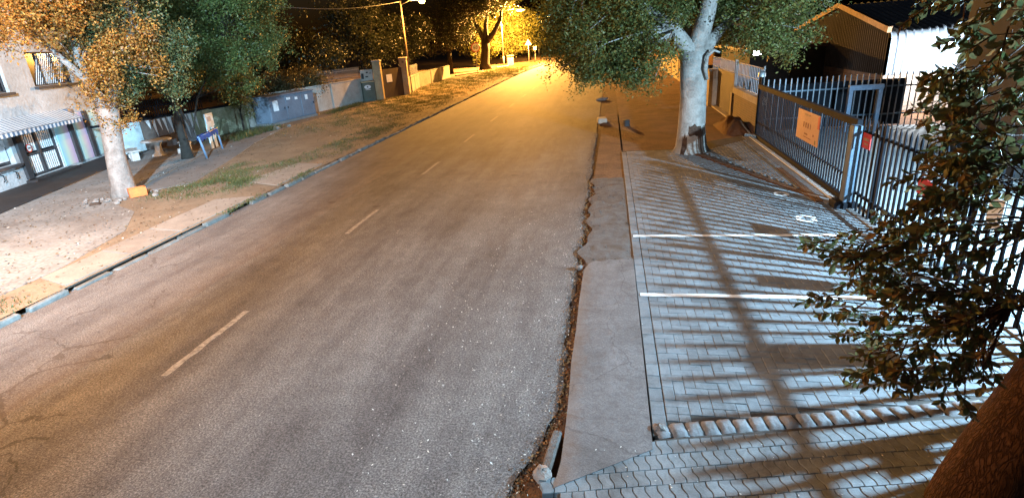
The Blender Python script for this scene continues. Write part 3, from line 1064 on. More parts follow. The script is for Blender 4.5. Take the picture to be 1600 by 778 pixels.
def trunk_r(z):
    return float(np.interp(z, [a for a, r in TR_Z], [r for a, r in TR_Z]))


mb = MB()
for ac, zc, aw, zh in ((-1.52, 0.80, 0.62, 0.17), (-1.05, 0.42, 0.26, 0.42), (-2.15, 0.35, 0.22, 0.30)):
    vs, fs = [], []
    for i in range(9):
        for j in range(9):
            u, v_ = i / 4 - 1, j / 4 - 1
            edge = max(0.0, 1 - u * u) ** 0.5
            a = ac + aw * u
            z = zc + zh * v_ * edge * (0.85 + 0.3 * random.random()) + zh * 0.15 * math.sin(i * 2.1)
            rr = trunk_r(z) + 0.012 - 0.05 * max(0, abs(u) - 0.8) * 5
            vs.append((math.cos(a) * rr, math.sin(a) * rr, z))
    for i in range(8):
        for j in range(8):
            q = i * 9 + j
            fs.append((q, q + 9, q + 10, q + 1))
    mb.add(vs, fs)
mb.build('bark_scar', 'wound', tr, True)
mb = MB()
mb.tube([(0.32, -0.36, 2.35), (0.22, -0.5, 2.7), (0.27, -0.52, 3.05), (0.45, -0.5, 3.2), (0.62, -0.48, 3.12)], [0.05, 0.06, 0.055, 0.045, 0.03], 8)
mb.build('dead_stub', 'bark_pale', tr, True)

# left trees
tree('street_tree', 'tree with orange autumn leaves in the left verge beside the shop', (-15.8, 15.2, 0.1),  # orange is the autumn colour of the leaves themselves
     [((-15.8, 15.2, 0.0), 0.46), ((-15.8, 15.2, 0.4), 0.36), ((-15.78, 15.25, 1.4), 0.29), ((-15.7, 15.35, 2.4), 0.29), ((-15.65, 15.4, 2.9), 0.31)],
     [[((-15.8, 15.1, 3.8), 0.12), ((-16.2, 14.0, 5.4), 0.05)], [((-15.5, 15.8, 3.9), 0.2), ((-15.2, 16.8, 5.2), 0.1)], [((-16.2, 15.4, 4.2), 0.15), ((-16.3, 15.8, 6.2), 0.07)]],
     [((-15.4, 15.4, 4.3), (1.2, 1.0, 1.3)), ((-15.8, 13.6, 5.7), (1.5, 1.5, 0.8)), ((-15.2, 16.6, 5.1), (1.6, 1.8, 1.3)), ((-15.4, 15.5, 3.5), (0.8, 1.0, 0.8)), ((-15.8, 15.2, 6.6), (2.6, 2.8, 1.3)),
      ((-15.15, 15.1, 3.15), (0.95, 0.9, 0.6)), ((-14.6, 17.0, 3.9), (1.0, 1.2, 0.9))],
     1250, 66, 0.16, 0.092, 'bark_pink', 'leaf_a', 'trees on the pavements', 14, 0.24, 0.4, 0.5, 110)
tree('street_tree', 'dark green tree behind the concrete table, several thin stems', (-18.4, 21.5, 0.1),
     [((-18.4, 21.5, 0.05), 0.30), ((-18.45, 21.55, 0.7), 0.19), ((-18.6, 21.7, 1.8), 0.15), ((-18.7, 21.9, 2.6), 0.14)],
     [[((-18.9, 22.4, 3.6), 0.09), ((-19.0, 23.2, 5.0), 0.05)], [((-18.3, 22.4, 3.6), 0.09), ((-17.6, 24.4, 5.2), 0.05)], [((-18.7, 21.0, 3.4), 0.08), ((-18.8, 20.0, 4.8), 0.04)], [((-18.2, 22.0, 1.2), 0.07), ((-17.9, 22.4, 2.6), 0.05), ((-17.5, 23.0, 3.6), 0.04)]],
     [((-18.0, 23.4, 4.3), (2.0, 2.2, 1.5)), ((-16.9, 26.0, 5.3), (1.9, 2.3, 1.5)), ((-18.4, 21.2, 4.4), (1.6, 1.8, 1.3)), ((-17.6, 24.8, 3.1), (1.1, 1.3, 0.7)), ((-17.4, 24.0, 6.6), (2.8, 3.6, 1.3)), ((-18.8, 22.2, 2.9), (1.0, 1.1, 0.55))],
     1500, 60, 0.18, 0.10, 'bark_dark', 'leaf_b', 'trees on the pavements', 14, 0.27, 0.4, 0.5, 100)
# small conifer-like shrub by the grey cabinet
tree('shrub', 'bright green drooping shrub left of the grey cabinet', (-20.6, 29.0, 0.1),
     [((-20.6, 29.0, 0.0), 0.07), ((-20.6, 29.0, 1.2), 0.05)], [],
     [((-20.5, 29.0, 2.1), (0.7, 0.8, 1.2)), ((-20.4, 29.2, 3.2), (0.9, 1.0, 0.7))], 170, 45, 0.13, 0.12, 'bark_dark', 'leaf_yellow', None, 5, 0.15, 0.2, 0.3, 14, 'shrub')
# hedge above the boundary wall
for i, (yy, hh) in enumerate(((32.0, 2.9), (35.2, 3.2), (38.6, 3.1))):
    tree('hedge_bush', ['ragged bush over the wall behind the left end of the grey cabinet', 'ragged bush over the wall behind the right end of the grey cabinet', 'ragged bush over the wall between cabinet and palisade fence'][i],
         (-22.0 + i * 0.35, yy, 0.1), [((-22.0 + i * 0.35, yy, 0.0), 0.12), ((-22.0 + i * 0.35, yy, 1.2), 0.08)], [],
         [((-21.9 + i * 0.35, yy, hh - 0.7), (1.2, 2.0, 0.8)), ((-22.2 + i * 0.35, yy + 0.4, hh - 1.2), (1.2, 1.8, 0.9))], 230, 40, 0.2, 0.13, 'bark_dark', 'leaf_hedge', 'bushes over the left boundary wall', 6, 0.25, 0.3, 0.5, 24, 'bush')

# background trees on the left, behind the walls
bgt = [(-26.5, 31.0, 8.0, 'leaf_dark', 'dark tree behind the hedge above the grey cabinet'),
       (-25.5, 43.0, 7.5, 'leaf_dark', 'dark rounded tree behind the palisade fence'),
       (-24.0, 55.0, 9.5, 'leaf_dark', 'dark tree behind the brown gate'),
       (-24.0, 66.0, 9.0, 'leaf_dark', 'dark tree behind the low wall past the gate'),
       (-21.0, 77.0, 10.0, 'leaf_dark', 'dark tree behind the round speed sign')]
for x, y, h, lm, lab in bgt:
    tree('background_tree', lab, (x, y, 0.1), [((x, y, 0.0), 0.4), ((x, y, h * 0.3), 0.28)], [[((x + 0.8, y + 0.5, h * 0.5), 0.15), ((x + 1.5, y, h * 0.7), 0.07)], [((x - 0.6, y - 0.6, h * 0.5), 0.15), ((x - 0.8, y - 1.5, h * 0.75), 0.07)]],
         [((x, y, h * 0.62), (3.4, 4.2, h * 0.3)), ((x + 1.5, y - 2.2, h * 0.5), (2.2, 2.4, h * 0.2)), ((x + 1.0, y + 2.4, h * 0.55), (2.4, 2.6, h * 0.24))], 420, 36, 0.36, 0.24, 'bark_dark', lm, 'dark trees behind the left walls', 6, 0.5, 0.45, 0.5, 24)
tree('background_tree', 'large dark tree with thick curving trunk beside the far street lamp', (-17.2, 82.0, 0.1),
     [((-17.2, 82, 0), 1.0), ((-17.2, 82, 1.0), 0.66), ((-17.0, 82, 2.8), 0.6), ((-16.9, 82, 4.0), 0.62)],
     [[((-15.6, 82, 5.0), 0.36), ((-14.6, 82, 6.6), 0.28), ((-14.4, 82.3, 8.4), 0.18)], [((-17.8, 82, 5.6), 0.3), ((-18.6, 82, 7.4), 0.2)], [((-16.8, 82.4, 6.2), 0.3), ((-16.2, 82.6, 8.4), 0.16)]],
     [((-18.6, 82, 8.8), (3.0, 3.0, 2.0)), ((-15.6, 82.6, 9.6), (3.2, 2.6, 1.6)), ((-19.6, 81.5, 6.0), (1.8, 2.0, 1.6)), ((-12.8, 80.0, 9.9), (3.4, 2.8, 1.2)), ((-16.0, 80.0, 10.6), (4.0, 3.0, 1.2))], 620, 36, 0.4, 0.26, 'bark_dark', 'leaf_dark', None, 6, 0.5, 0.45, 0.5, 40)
for x, y, h, lab in ((-16.5, 97.0, 8.5, 'yellow-lit tree right behind the brightest street lamp'), (-13.8, 104.0, 8.0, 'yellow-lit tree behind the triangular sign'), (-20.5, 93.0, 7.0, 'yellow-lit tree behind the curving dark trunk')):
    tree('background_tree', lab, (x, y, 0.1), [((x, y, 0.0), 0.4), ((x, y, h * 0.28), 0.28)], [[((x + 0.8, y, h * 0.5), 0.15), ((x + 1.5, y, h * 0.7), 0.07)], [((x - 0.6, y - 0.6, h * 0.5), 0.15), ((x - 0.8, y, h * 0.75), 0.07)]],
         [((x, y, h * 0.6), (2.8, 3.0, h * 0.3)), ((x + 1.0, y - 1.2, h * 0.38), (2.4, 2.0, h * 0.2)), ((x + 0.6, y, h * 0.85), (2.4, 2.0, h * 0.2))], 420, 36, 0.4, 0.3, 'bark_dark', 'leaf_yellow', 'trees lit yellow by the far lamp', 5, 0.45, 0.5, 0.5, 24)
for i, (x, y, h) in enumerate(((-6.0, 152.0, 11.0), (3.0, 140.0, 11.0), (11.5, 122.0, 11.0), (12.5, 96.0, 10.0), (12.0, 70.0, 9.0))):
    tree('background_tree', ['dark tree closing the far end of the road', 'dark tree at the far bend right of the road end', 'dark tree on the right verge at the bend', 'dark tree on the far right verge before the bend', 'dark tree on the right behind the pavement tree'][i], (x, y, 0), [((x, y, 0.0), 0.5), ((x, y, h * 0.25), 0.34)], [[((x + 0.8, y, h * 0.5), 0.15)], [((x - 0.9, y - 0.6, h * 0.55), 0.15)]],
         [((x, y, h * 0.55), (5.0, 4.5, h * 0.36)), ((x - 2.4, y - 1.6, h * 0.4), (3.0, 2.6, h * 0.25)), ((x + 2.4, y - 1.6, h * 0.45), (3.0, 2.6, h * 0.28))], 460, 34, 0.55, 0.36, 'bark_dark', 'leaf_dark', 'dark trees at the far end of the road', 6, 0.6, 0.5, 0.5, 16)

# ------------------------------------------------------------------ house on the left
def holed_wall(mb, x0, x1, z0, z1, holes, depth):
    """front face at y = 0 with openings, reveals going back to y = depth"""
    xs = sorted({x0, x1, *[h[0] for h in holes], *[h[1] for h in holes]})
    zs = sorted({z0, z1, *[h[2] for h in holes], *[h[3] for h in holes]})
    for i in range(len(xs) - 1):
        for j in range(len(zs) - 1):
            xm, zm = (xs[i] + xs[i + 1]) / 2, (zs[j] + zs[j + 1]) / 2
            if any(h[0] < xm < h[1] and h[2] < zm < h[3] for h in holes):
                continue
            mb.add([(xs[i], 0, zs[j]), (xs[i + 1], 0, zs[j]), (xs[i + 1], 0, zs[j + 1]), (xs[i], 0, zs[j + 1])], [(0, 1, 2, 3)])
    for a, b_, c, d in holes:
        mb.add([(a, 0, c), (b_, 0, c), (b_, 0, d), (a, 0, d), (a, depth, c), (b_, depth, c), (b_, depth, d), (a, depth, d)],
               [(0, 4, 5, 1), (1, 5, 6, 2), (2, 6, 7, 3), (3, 7, 4, 0)])
    mb.add([(x0, 0, z0), (x0, 7, z0), (x0, 7, z1), (x0, 0, z1)], [(0, 3, 2, 1)])
    mb.add([(x1, 0, z0), (x1, 7, z0), (x1, 7, z1), (x1, 0, z1)], [(0, 1, 2, 3)])
    return mb


HR = math.atan2(0.949, -0.316)
hs = thing('shop_house', 'two-storey white rendered shop with striped awning on the left', 'house', (-21.9, 15.8, 0.10), HR)
wins = [(-0.7, 2.45, 3.45, 4.80), (4.05, 6.9, 3.55, 4.90)]
door = (1.95, 4.20, 0.16, 1.98)
shopw = (-0.75, 1.40, 0.85, 1.80)
holed_wall(MB(), -4.0, 9.0, -0.1, 6.9, wins + [door, shopw], 0.22).build('wall', 'house_wall', hs)
MB().box((2.5, 3.4, 7.0), (13.6, 7.6, 0.2)).build('roof', 'house_dark', hs)
for a, b_, c, d in wins:
    wn = MB().box(((a + b_) / 2, 0.205, (c + d) / 2), (b_ - a - 0.01, 0.02, d - c - 0.01)).build('window', 'pane_dark', hs)
    fr = MB()
    for xx in (a + 0.03, b_ - 0.03, a + (b_ - a) * 0.33, a + (b_ - a) * 0.66):
        fr.box((xx, 0.15, (c + d) / 2), (0.05, 0.06, d - c))
    for zz in (c + 0.03, d - 0.03):
        fr.box(((a + b_) / 2, 0.15, zz), (b_ - a - 0.12, 0.055, 0.05))
    fr.build('frame', 'house_dark', wn)
    MB().box(((a + b_) / 2, -0.03, c - 0.06), (b_ - a + 0.14, 0.26, 0.10)).build('sill', 'house_dark', wn)
    # slanted louvre slats behind the glazing bars
    bars = []
    sm = MB().tube([(0, 0, -0.30), (0.32, 0, 0.30)], 0.016, 5).mesh('slat', 'white_paint')
    nsl = int((b_ - a - 0.9) / 0.13)
    for k in range(nsl):
        for zz in (c + 0.36, c + 0.98):
            link('slat', sm, wn, (a + (0.40 if a > 0 else 0.2) + k * 0.13 + (zz - c - 0.36) * 0.52, 0.17, zz))
# shop window
wn = MB().box((0.325, 0.205, 1.325), (2.14, 0.02, 0.94)).build('window', 'pane_dark', hs)
MB().box((0.325, -0.04, 0.80), (2.3, 0.30, 0.09)).build('sill', 'house_dark', wn)
for (x, z, sx, sz) in ((0.95, 1.30, 0.75, 0.62), (0.1, 1.34, 0.7, 0.66), (1.28, 1.64, 0.18, 0.26)):
    MB().box((x, 0.18, z), (sx, 0.012, sz)).build('window_poster', 'paper', wn)
# bracket hooks under the sill
for x in (0.35, 1.05):
    MB().tube([(x, 0.0, 0.62), (x, -0.10, 0.60), (x - 0.03, -0.12, 0.40), (x - 0.08, -0.10, 0.36)], 0.018, 6).build('bracket', 'black_steel', hs)
# door with white security lattice
dr = MB().box((3.075, 0.20, 1.07), (2.24, 0.03, 1.80)).build('door', 'pane_dark', hs)
fr = MB()
for xx in (1.98, 3.05, 3.12, 4.17):
    fr.box((xx, 0.11, 1.07), (0.065, 0.10, 1.82))
for zz in (0.20, 1.02, 1.94):
    fr.box((2.515, 0.11, zz), (1.0, 0.08, 0.075))
    fr.box((3.645, 0.11, zz), (0.98, 0.08, 0.075))
fr.build('frame', 'house_dark', dr)
bm_ = MB().box((0, 0, 0), (0.055, 0.03, 0.70)).mesh('bar', 'white_paint')
for x0 in (2.12, 3.25):
    for k in range(7):
        for zz in (0.61, 1.48):
            link('bar', bm_, dr, (x0 + k * 0.132, 0.12, zz))
sg = MB().lathe((0, 0, 0), [(0.0, 0.012), (0.13, 0.012), (0.13, 0.0)], 20)
o = sg.build('warning_disc', 'sign_white', dr, False, (2.42, 0.04, 1.28))
o.rotation_euler[0] = R(90)
o2 = MB().lathe((0, 0, 0), [(0.125, 0.016), (0.165, 0.016), (0.165, 0.0)], 20).build('disc_ring', 'sign_red', dr, False, (2.42, 0.04, 1.28))
o2.rotation_euler[0] = R(90)
o3 = MB().box((2.42, 0.022, 1.28), (0.16, 0.006, 0.05)).build('disc_bar', 'print_black', dr)
# pastel painted panels and dark piers
m, nt, b, g = new_mat('pastel')
tc = nt.nodes.new('ShaderNodeTexCoord')
sp = nt.nodes.new('ShaderNodeSeparateXYZ')
nt.links.new(tc.outputs['Generated'], sp.inputs[0])
nn_ = _noise(nt, g.outputs['Position'], 1.5, 3)
f_ = _math(nt, 'ADD', sp.outputs['X'], _math(nt, 'MULTIPLY', _math(nt, 'SUBTRACT', nn_, 0.5), 0.25))
nt.links.new(_ramp(nt, f_, [(0.1, (0.36, 0.60, 0.66)), (0.45, (0.60, 0.66, 0.52)), (0.62, (0.62, 0.52, 0.50)), (0.9, (0.58, 0.40, 0.52))]), b.inputs['Base Color'])
b.inputs['Roughness'].default_value = 0.85
for x0, x1 in ((4.27, 5.20), (5.48, 6.55), (6.85, 8.2)):
    MB().box(((x0 + x1) / 2, -0.012, 1.22), (x1 - x0, 0.02, 2.1)).build('painted_panel', 'pastel', hs)
for x0, x1 in ((5.20, 5.48), (6.55, 6.85), (1.62, 1.93)):
    MB().box(((x0 + x1) / 2, -0.06, 1.22), (x1 - x0, 0.12, 2.12)).build('pier', 'house_dark', hs)
# awning
aw = MB()
vw = MB()
k = 0
x = -2.2
while x < 5.25:
    mi = 1 if k % 3 == 0 else 0
    dx = 0.055 if mi else 0.085
    aw.add([(x, -0.003, 2.52), (x + dx, -0.003, 2.52), (x + dx, -0.72, 2.10), (x, -0.72, 2.10)], [(0, 3, 2, 1)], mi)
    x += dx
    k += 1
aw.add([(-2.2, -0.003, 2.48), (5.25, -0.003, 2.48), (5.25, -0.70, 2.06), (-2.2, -0.70, 2.06)], [(0, 1, 2, 3)], 0)
awo = aw.build('awning', ['awning_white', 'awning_blue'], hs)
x = -2.2
k = 0
while x < 5.2:
    vw.add([(x, -0.725, 2.10), (x + 0.13, -0.725, 2.10), (x + 0.13, -0.73, 1.97), (x + 0.105, -0.73, 1.93), (x + 0.025, -0.73, 1.93), (x, -0.73, 1.97)], [(0, 5, 4, 3, 2, 1)], k % 2)
    x += 0.13
    k += 1
vw.build('valance', ['awning_blue', 'awning_white'], awo)
MB().tube([(-2.2, -0.71, 2.09), (5.25, -0.71, 2.09)], 0.02, 6).build('awning_rail', 'grey_steel', awo)
MB().box((5.45, -0.10, 2.38), (0.28, 0.2, 0.24)).build('meter_box', 'kiosk_grey', hs)
# dark terrace in front with a step
mb = MB()
mb.poly([(-4.0, -2.35), (1.0, -2.25), (4.5, -2.05), (8.6, -1.75), (8.6, -0.01), (-4.0, -0.01)], -0.08, 0.045)
mb.build('terrace', 'terrace', hs)
MB().box((3.0, -0.24, 0.09), (3.0, 0.42, 0.09)).build('door_step', 'terrace', hs)

# ------------------------------------------------------------------ walls on the left
def wall_run(name, label, pts, h, th, matname, coping='plaster', post_every=0, z0=0.08, cat='wall'):
    t = thing(name, label, cat, (pts[0][0], pts[0][1], z0))
    ox, oy = pts[0]
    for k in range(len(pts) - 1):
        (ax, ay), (bx, by) = pts[k], pts[k + 1]
        L = math.hypot(bx - ax, by - ay)
        a = math.atan2(by - ay, bx - ax)
        n_ = max(1, int(round(L / post_every))) if post_every else 1
        for q in range(n_):
            c = ((q + 0.5) / n_)
            px_, py_ = ax + (bx - ax) * c - ox, ay + (by - ay) * c - oy
            MB().box((px_, py_, h / 2), (L / n_ - (0.22 if post_every else 0.0), th, h), a).build('panel', matname, t)
            MB().box((px_, py_, h + 0.032), (L / n_ - (0.20 if post_every else 0.01), th + 0.07, 0.06), a).build('coping', coping, t)
            if post_every:
                MB().box((ax + (bx - ax) * q / n_ - ox, ay + (by - ay) * q / n_ - oy, (h + 0.08) / 2), (0.2, th + 0.09, h + 0.08), a).build('post', matname, t)
    return t


# painted wall behind the table, with pale pointed streaks
zw = thing('mural_wall', 'low grey-brown wall with white pointed streaks behind the concrete table', 'wall', (-23.1, 22.9, 0.1), math.atan2(26.85 - 22.9, -22.07 + 23.1))
L = math.hypot(26.85 - 22.9, 1.03)
for x0, x1, mm_ in ((0, 1.15, 'board_pale'), (1.15, 2.6, 'mural_brown'), (2.6, L, 'mural_grey'), (L, L + 3.6, 'wall_moss')):
    MB().box(((x0 + x1) / 2, 0.1, 0.74), (x1 - x0 - 0.012, 0.18, 1.48)).build('panel', mm_, zw)
for k in range(10):
    x = 1.55 + k * 0.30
    d = 0.35 + 0.75 * random.random() if k < 4 else 0.7 + 0.6 * random.random()
    wd = 0.07 + 0.05 * random.random()
    MB().add([(x - wd, -0.004, 1.44), (x - wd * 0.2 + 0.12, -0.004, 1.44 - d), (x + wd, -0.004, 1.44), (x - wd, 0.01, 1.44), (x - wd * 0.2 + 0.12, 0.01, 1.44 - d), (x + wd, 0.01, 1.44)],
             [(0, 1, 2), (0, 3, 4, 1), (1, 4, 5, 2), (2, 5, 3, 0)]).build('painted_streak', 'white_paint', zw)
MB().box((L / 2 + 1.2, 0.1, 1.54), (L + 4.6, 0.26, 0.09)).build('coping', 'black_steel', zw)
# palisade on top of it
pk = MB().box((0, 0, 0.42), (0.035, 0.02, 0.84)).mesh('picket', 'black_steel')
fz = thing('spiked_fence', 'black spiked fence on top of the streaked wall under the dark tree', 'fence', (-23.1, 22.9, 1.685), math.atan2(26.85 - 22.9, 1.03))
for k in range(38):
    link('picket', pk, fz, (0.1 + k * 0.13, 0.1, 0.0))
MB().box((2.5, 0.125, 0.5), (5.0, 0.02, 0.05)).build('rail', 'black_steel', fz)

wall_run('boundary_wall', 'mossy pale wall between the blue stand and the grey cabinet', [(-21.9, 27.4), (-21.62, 30.95)], 1.55, 0.2, 'wall_moss', 'black_steel', 0)
wall_run('boundary_wall', 'off-white plastered wall behind the green meter box', [(-21.6, 31.1), (-20.95, 35.7), (-19.55, 43.9)], 1.78, 0.2, 'wall_white', 'wall_white', 4.1)
wall_run('boundary_wall', 'low dim plastered wall running past the gate to the speed sign', [(-17.3, 48.6), (-18.7, 56.0), (-19.2, 69.5)], 1.35, 0.22, 'wall_white', 'wall_white', 5.0)
# palisade on the plastered wall
fw = thing('palisade_fence', 'thin steel palisade on the off-white wall left of the gate', 'fence', (-20.45, 38.6, 1.93), math.atan2(8.2, 1.4))
pk2 = MB().box((0, 0, 0.45), (0.03, 0.018, 0.9)).mesh('picket', 'grey_steel')
for k in range(37):
    link('picket', pk2, fw, (0.05 + k * 0.143, 0, 0))
for zz in (0.25, 0.72):
    MB().box((2.62, 0.02, zz), (5.25, 0.02, 0.045)).build('rail', 'grey_steel', fw)
# tall dark fence beyond the low wall
fd = thing('mesh_fence', 'dim fence standing on the low wall right of the gate pillars', 'fence', (-17.5, 49.2, 1.49), math.atan2(56 - 49.2, -18.7 + 17.5))
for k in range(42):
    link('picket', pk2, fd, (0.05 + k * 0.16, 0, 0))
for zz in (0.2, 0.7):
    MB().box((3.4, 0.02, zz), (6.9, 0.02, 0.04)).build('rail', 'grey_steel', fd)

# gate pillars, brown gate
for (x, y, lab) in ((-18.35, 44.6, 'beige plastered gate pillar beside the green meter box'), (-17.25, 47.9, 'beige plastered gate pillar beside the wooden lamp pole')):
    t = thing('gate_pillar', lab, 'pillar', (x, y, 0.08), 0.2, 'pillars of the brown gate')
    MB().bevel_box((0, 0, 1.5), (0.62, 0.62, 3.0), 0.02).build('shaft', 'wall_beige', t)
    MB().bevel_box((0, 0, 3.06), (0.72, 0.72, 0.12), 0.03).build('cap', 'plaster', t)
    if y > 46:
        for dx_, w_ in ((-0.06, 0.03), (0.04, 0.09)):
            MB().box((0.316 * 0 + dx_, -0.316, 2.75), (w_, 0.008, 0.16)).build('house_number', 'gate_brown', t)
g_a = math.atan2(47.9 - 44.6, -17.25 + 18.35)
gt = thing('timber_gate', 'brown boarded gate between two beige pillars', 'gate', (-18.35, 44.6, 0.12), g_a)
bd = MB().box((0, 0, 1.15), (0.145, 0.04, 2.3)).mesh('board', 'gate_brown')
Lg = math.hypot(3.3, 1.1)
k = 0.42
while k < Lg - 0.36:
    link('board', bd, gt, (k, 0, 0))
    k += 0.155
MB().box((Lg / 2, 0.04, 1.3), (Lg - 0.8, 0.05, 0.12)).build('rail', 'gate_brown', gt)
MB().box((1.35, -0.032, 1.55), (0.72, 0.015, 0.62)).build('notice', 'paper', gt)
# wire sagging to the left from the lamp pole
pts = [(-17.4 + (-4.0) * t, 49.4 - 14.5 * t, 7.65 - 0.6 * math.sin(math.pi * t) * 0.6 - 0.5 * t) for t in [k / 14 for k in range(15)]]
tag(MB().tube(pts, 0.012, 5).build('overhead_wire', 'galv'), 'thin overhead wire sagging left from the wooden lamp pole', 'wire')

# grey electrical cabinet
kg = thing('electrical_cabinet', 'large blue-grey steel electrical cabinet against the left wall', 'cabinet', (-20.05, 31.1, 0.12), math.atan2(35.5 - 31.1, -19.4 + 20.05))
Lk = 4.45
MB().box((Lk / 2, 0.62, 0.06), (Lk + 0.1, 1.3, 0.14)).build('plinth', 'concrete', kg)
MB().bevel_box((Lk / 2, 0.62, 0.90), (Lk, 1.22, 1.52), 0.02).build('body', 'kiosk_grey', kg)
MB().bevel_box((Lk / 2 - 0.05, 0.62, 1.695), (Lk + 0.16, 1.36, 0.07), 0.02).build('lid', 'kiosk_grey', kg)
for i, (x0, x1) in enumerate(((0.06, 1.50), (1.54, 2.98), (3.06, 4.38))):
    d_ = MB().bevel_box((0, 0, 0), (x1 - x0, 1.36, 0.03), 0.006).build('door', 'kiosk_grey', kg, False, ((x0 + x1) / 2, -0.003, 0.90))
    d_.rotation_euler[0] = R(90)
    h_ = MB().box((0.55 if i != 1 else -0.60, 0.0, 0.035), (0.04, 0.12, 0.03)).build('handle', 'black_steel', d_)
for x, z, sx, sz in ((0.55, 1.12, 0.46, 0.62), (1.82, 1.42, 0.36, 0.14), (2.58, 1.36, 0.26, 0.16), (3.62, 1.32, 0.26, 0.30)):
    MB().box((x, -0.028, z), (sx, 0.008, sz)).build('poster', 'paper', kg)
# green meter kiosk with lightning sign
ks = thing('meter_kiosk', 'small dark green kiosk with white emblem below the meter box', 'kiosk', (-18.98, 43.75, 0.1), 0.62)
MB().bevel_box((0, 0.0, 0.75), (1.0, 0.6, 1.5), 0.02).build('body', 'kiosk_green', ks)
MB().bevel_box((0, 0.0, 1.53), (1.14, 0.74, 0.08), 0.02).build('lid', 'wall_beige', ks)
mb = MB()
N = 18
mb.add([(0.27 * math.cos(2 * math.pi * i / N) - 0.1, -0.306, 1.14 + 0.15 * math.sin(2 * math.pi * i / N)) for i in range(N)], [tuple(range(N))])
em_ = mb.build('emblem', 'paper', ks)
MB().add([(-0.19, -0.310, 1.09), (-0.01, -0.310, 1.09), (-0.10, -0.310, 1.24)], [(0, 1, 2)]).build('emblem_mark', 'print_black', em_)
MB().box((-0.08, -0.306, 0.93), (0.42, 0.006, 0.035)).build('emblem_line', 'paper', ks)
mb_ = thing('meter_box', 'white meter box with dark windows on the wall above the green kiosk', 'box', (-19.12, 44.12, 1.70), 0.62)
MB().bevel_box((0, 0, 0.42), (1.0, 0.16, 0.85), 0.02).build('case', 'wall_white', mb_)
for x, z, sx, sz in ((-0.36, 0.36, 0.2, 0.42), (-0.02, 0.30, 0.22, 0.10), (0.03, 0.62, 0.16, 0.12), (0.28, 0.55, 0.2, 0.05)):
    MB().box((x, -0.083, z), (sx, 0.01, sz)).build('dial_window', 'print_black', mb_)
tag(MB().lathe((-18.6, 53.6, 0.1), [(0.0, 0.0), (0.42, 0.0), (0.38, 0.55), (0.30, 0.72), (0.0, 0.74)], 9).build('tree_stump', 'plaster', None, True), 'small pale stump at the foot of the wooden lamp pole', 'stump')

# round concrete table and curved benches
tb = thing('garden_table', 'round white concrete table on a pedestal before the streaked wall', 'table', (-20.75, 22.5, 0.11))
MB().lathe((0, 0, 0), [(0.0, 0.66), (0.62, 0.66), (0.66, 0.69), (0.66, 0.73), (0.62, 0.76), (0.0, 0.765)], 26).build('table_top', 'stone_white', tb, False)
MB().lathe((0, 0, 0), [(0.34, 0.0), (0.33, 0.06), (0.2, 0.13), (0.15, 0.3), (0.15, 0.5), (0.24, 0.62), (0.26, 0.665)], 18).build('pedestal', 'stone_white', tb, True)


def bench(label, c, a0, a1, rad):
    t = thing('garden_bench', label, 'bench', c, 0, 'curved concrete benches round the table')
    mb = MB()
    n_ = 12
    vs, fs = [], []
    for i in range(n_ + 1):
        a = a0 + (a1 - a0) * i / n_
        for r_, z in ((rad - 0.2, 0.38), (rad + 0.2, 0.38), (rad + 0.2, 0.46), (rad - 0.2, 0.46)):
            vs.append((r_ * math.cos(a), r_ * math.sin(a), z))
    for i in range(n_):
        for q in range(4):
            fs.append((4 * i + q, 4 * i + (q + 1) % 4, 4 * i + 4 + (q + 1) % 4, 4 * i + 4 + q))
    fs += [(3, 2, 1, 0), (4 * n_, 4 * n_ + 1, 4 * n_ + 2, 4 * n_ + 3)]
    mb.add(vs, fs)
    mb.build('seat', 'stone_white', t)
    for f in (0.14, 0.86):
        a = a0 + (a1 - a0) * f
        MB().bevel_box((rad * math.cos(a), rad * math.sin(a), 0.19), (0.34, 0.22, 0.38), 0.03, a).build('leg', 'stone_white', t)


bench('curved white concrete bench left of the round table', (-20.75, 22.5, 0.11), R(195), R(262), 1.15)
bench('white concrete bench right of the round table behind the stem', (-20.6, 22.6, 0.11), R(20), R(80), 1.05)
tag(MB().bevel_box((-19.75, 22.9, 0.22), (0.42, 0.36, 0.26), 0.03, 0.3).build('concrete_block', 'stone_white'), 'loose white concrete block on the paving beside the benches', 'block')

# blue stand with board
bs = thing('trestle_stand', 'blue trestle stand with blue cloth beside the dark tree stem', 'stand', (-17.2, 21.2, 0.11), math.atan2(24.0 - 21.2, -18.3 + 17.2))
MB().tube([(0.0, 0.0, 0.0), (-0.25, 0.05, 1.0)], 0.05, 8).build('leg', 'blue_pale', bs, True)
MB().tube([(2.55, 0.0, 0.0), (2.45, 0.05, 0.98)], 0.045, 8).build('leg', 'blue_pale', bs, True)
MB().tube([(-0.35, 0.05, 0.96), (2.6, 0.05, 1.0)], 0.04, 8).build('crossbar', 'blue_pale', bs, True)
mb = MB()
vs, fs = [], []
for i in range(14):
    for j in range(5):
        x = -0.3 + 2.6 * i / 13
        a = math.pi * j / 4
        sag = 0.13 + 0.10 * math.sin(i * 1.7) ** 2
        vs.append((x, 0.05 - 0.10 * math.cos(a) + random.uniform(-0.02, 0.02), 1.05 - (abs(j - 2) / 2) * sag * 1.4 + random.uniform(-0.02, 0.02)))
for i in range(13):
    for j in range(4):
        q = i * 5 + j
        fs.append((q, q + 5, q + 6, q + 1))
mb.add(vs, fs).build('cloth', 'blue_plastic', bs, True)
bo = thing('notice_board', 'pale blue-white notice board on legs behind the blue stand', 'board', (-18.75, 23.9, 0.11), math.atan2(0.9, -0.2))
MB().box((0, 0, 1.35), (0.78, 0.05, 0.62)).build('panel', 'board_pale', bo)
for x in (-0.25, 0.2):
    MB().box((x, 0.03, 0.55), (0.26, 0.04, 1.05)).build('leg', 'board_pale', bo)
MB().box((-0.05, -0.028, 1.4), (0.4, 0.006, 0.22)).build('faded_print', 'blue_pale', bo)

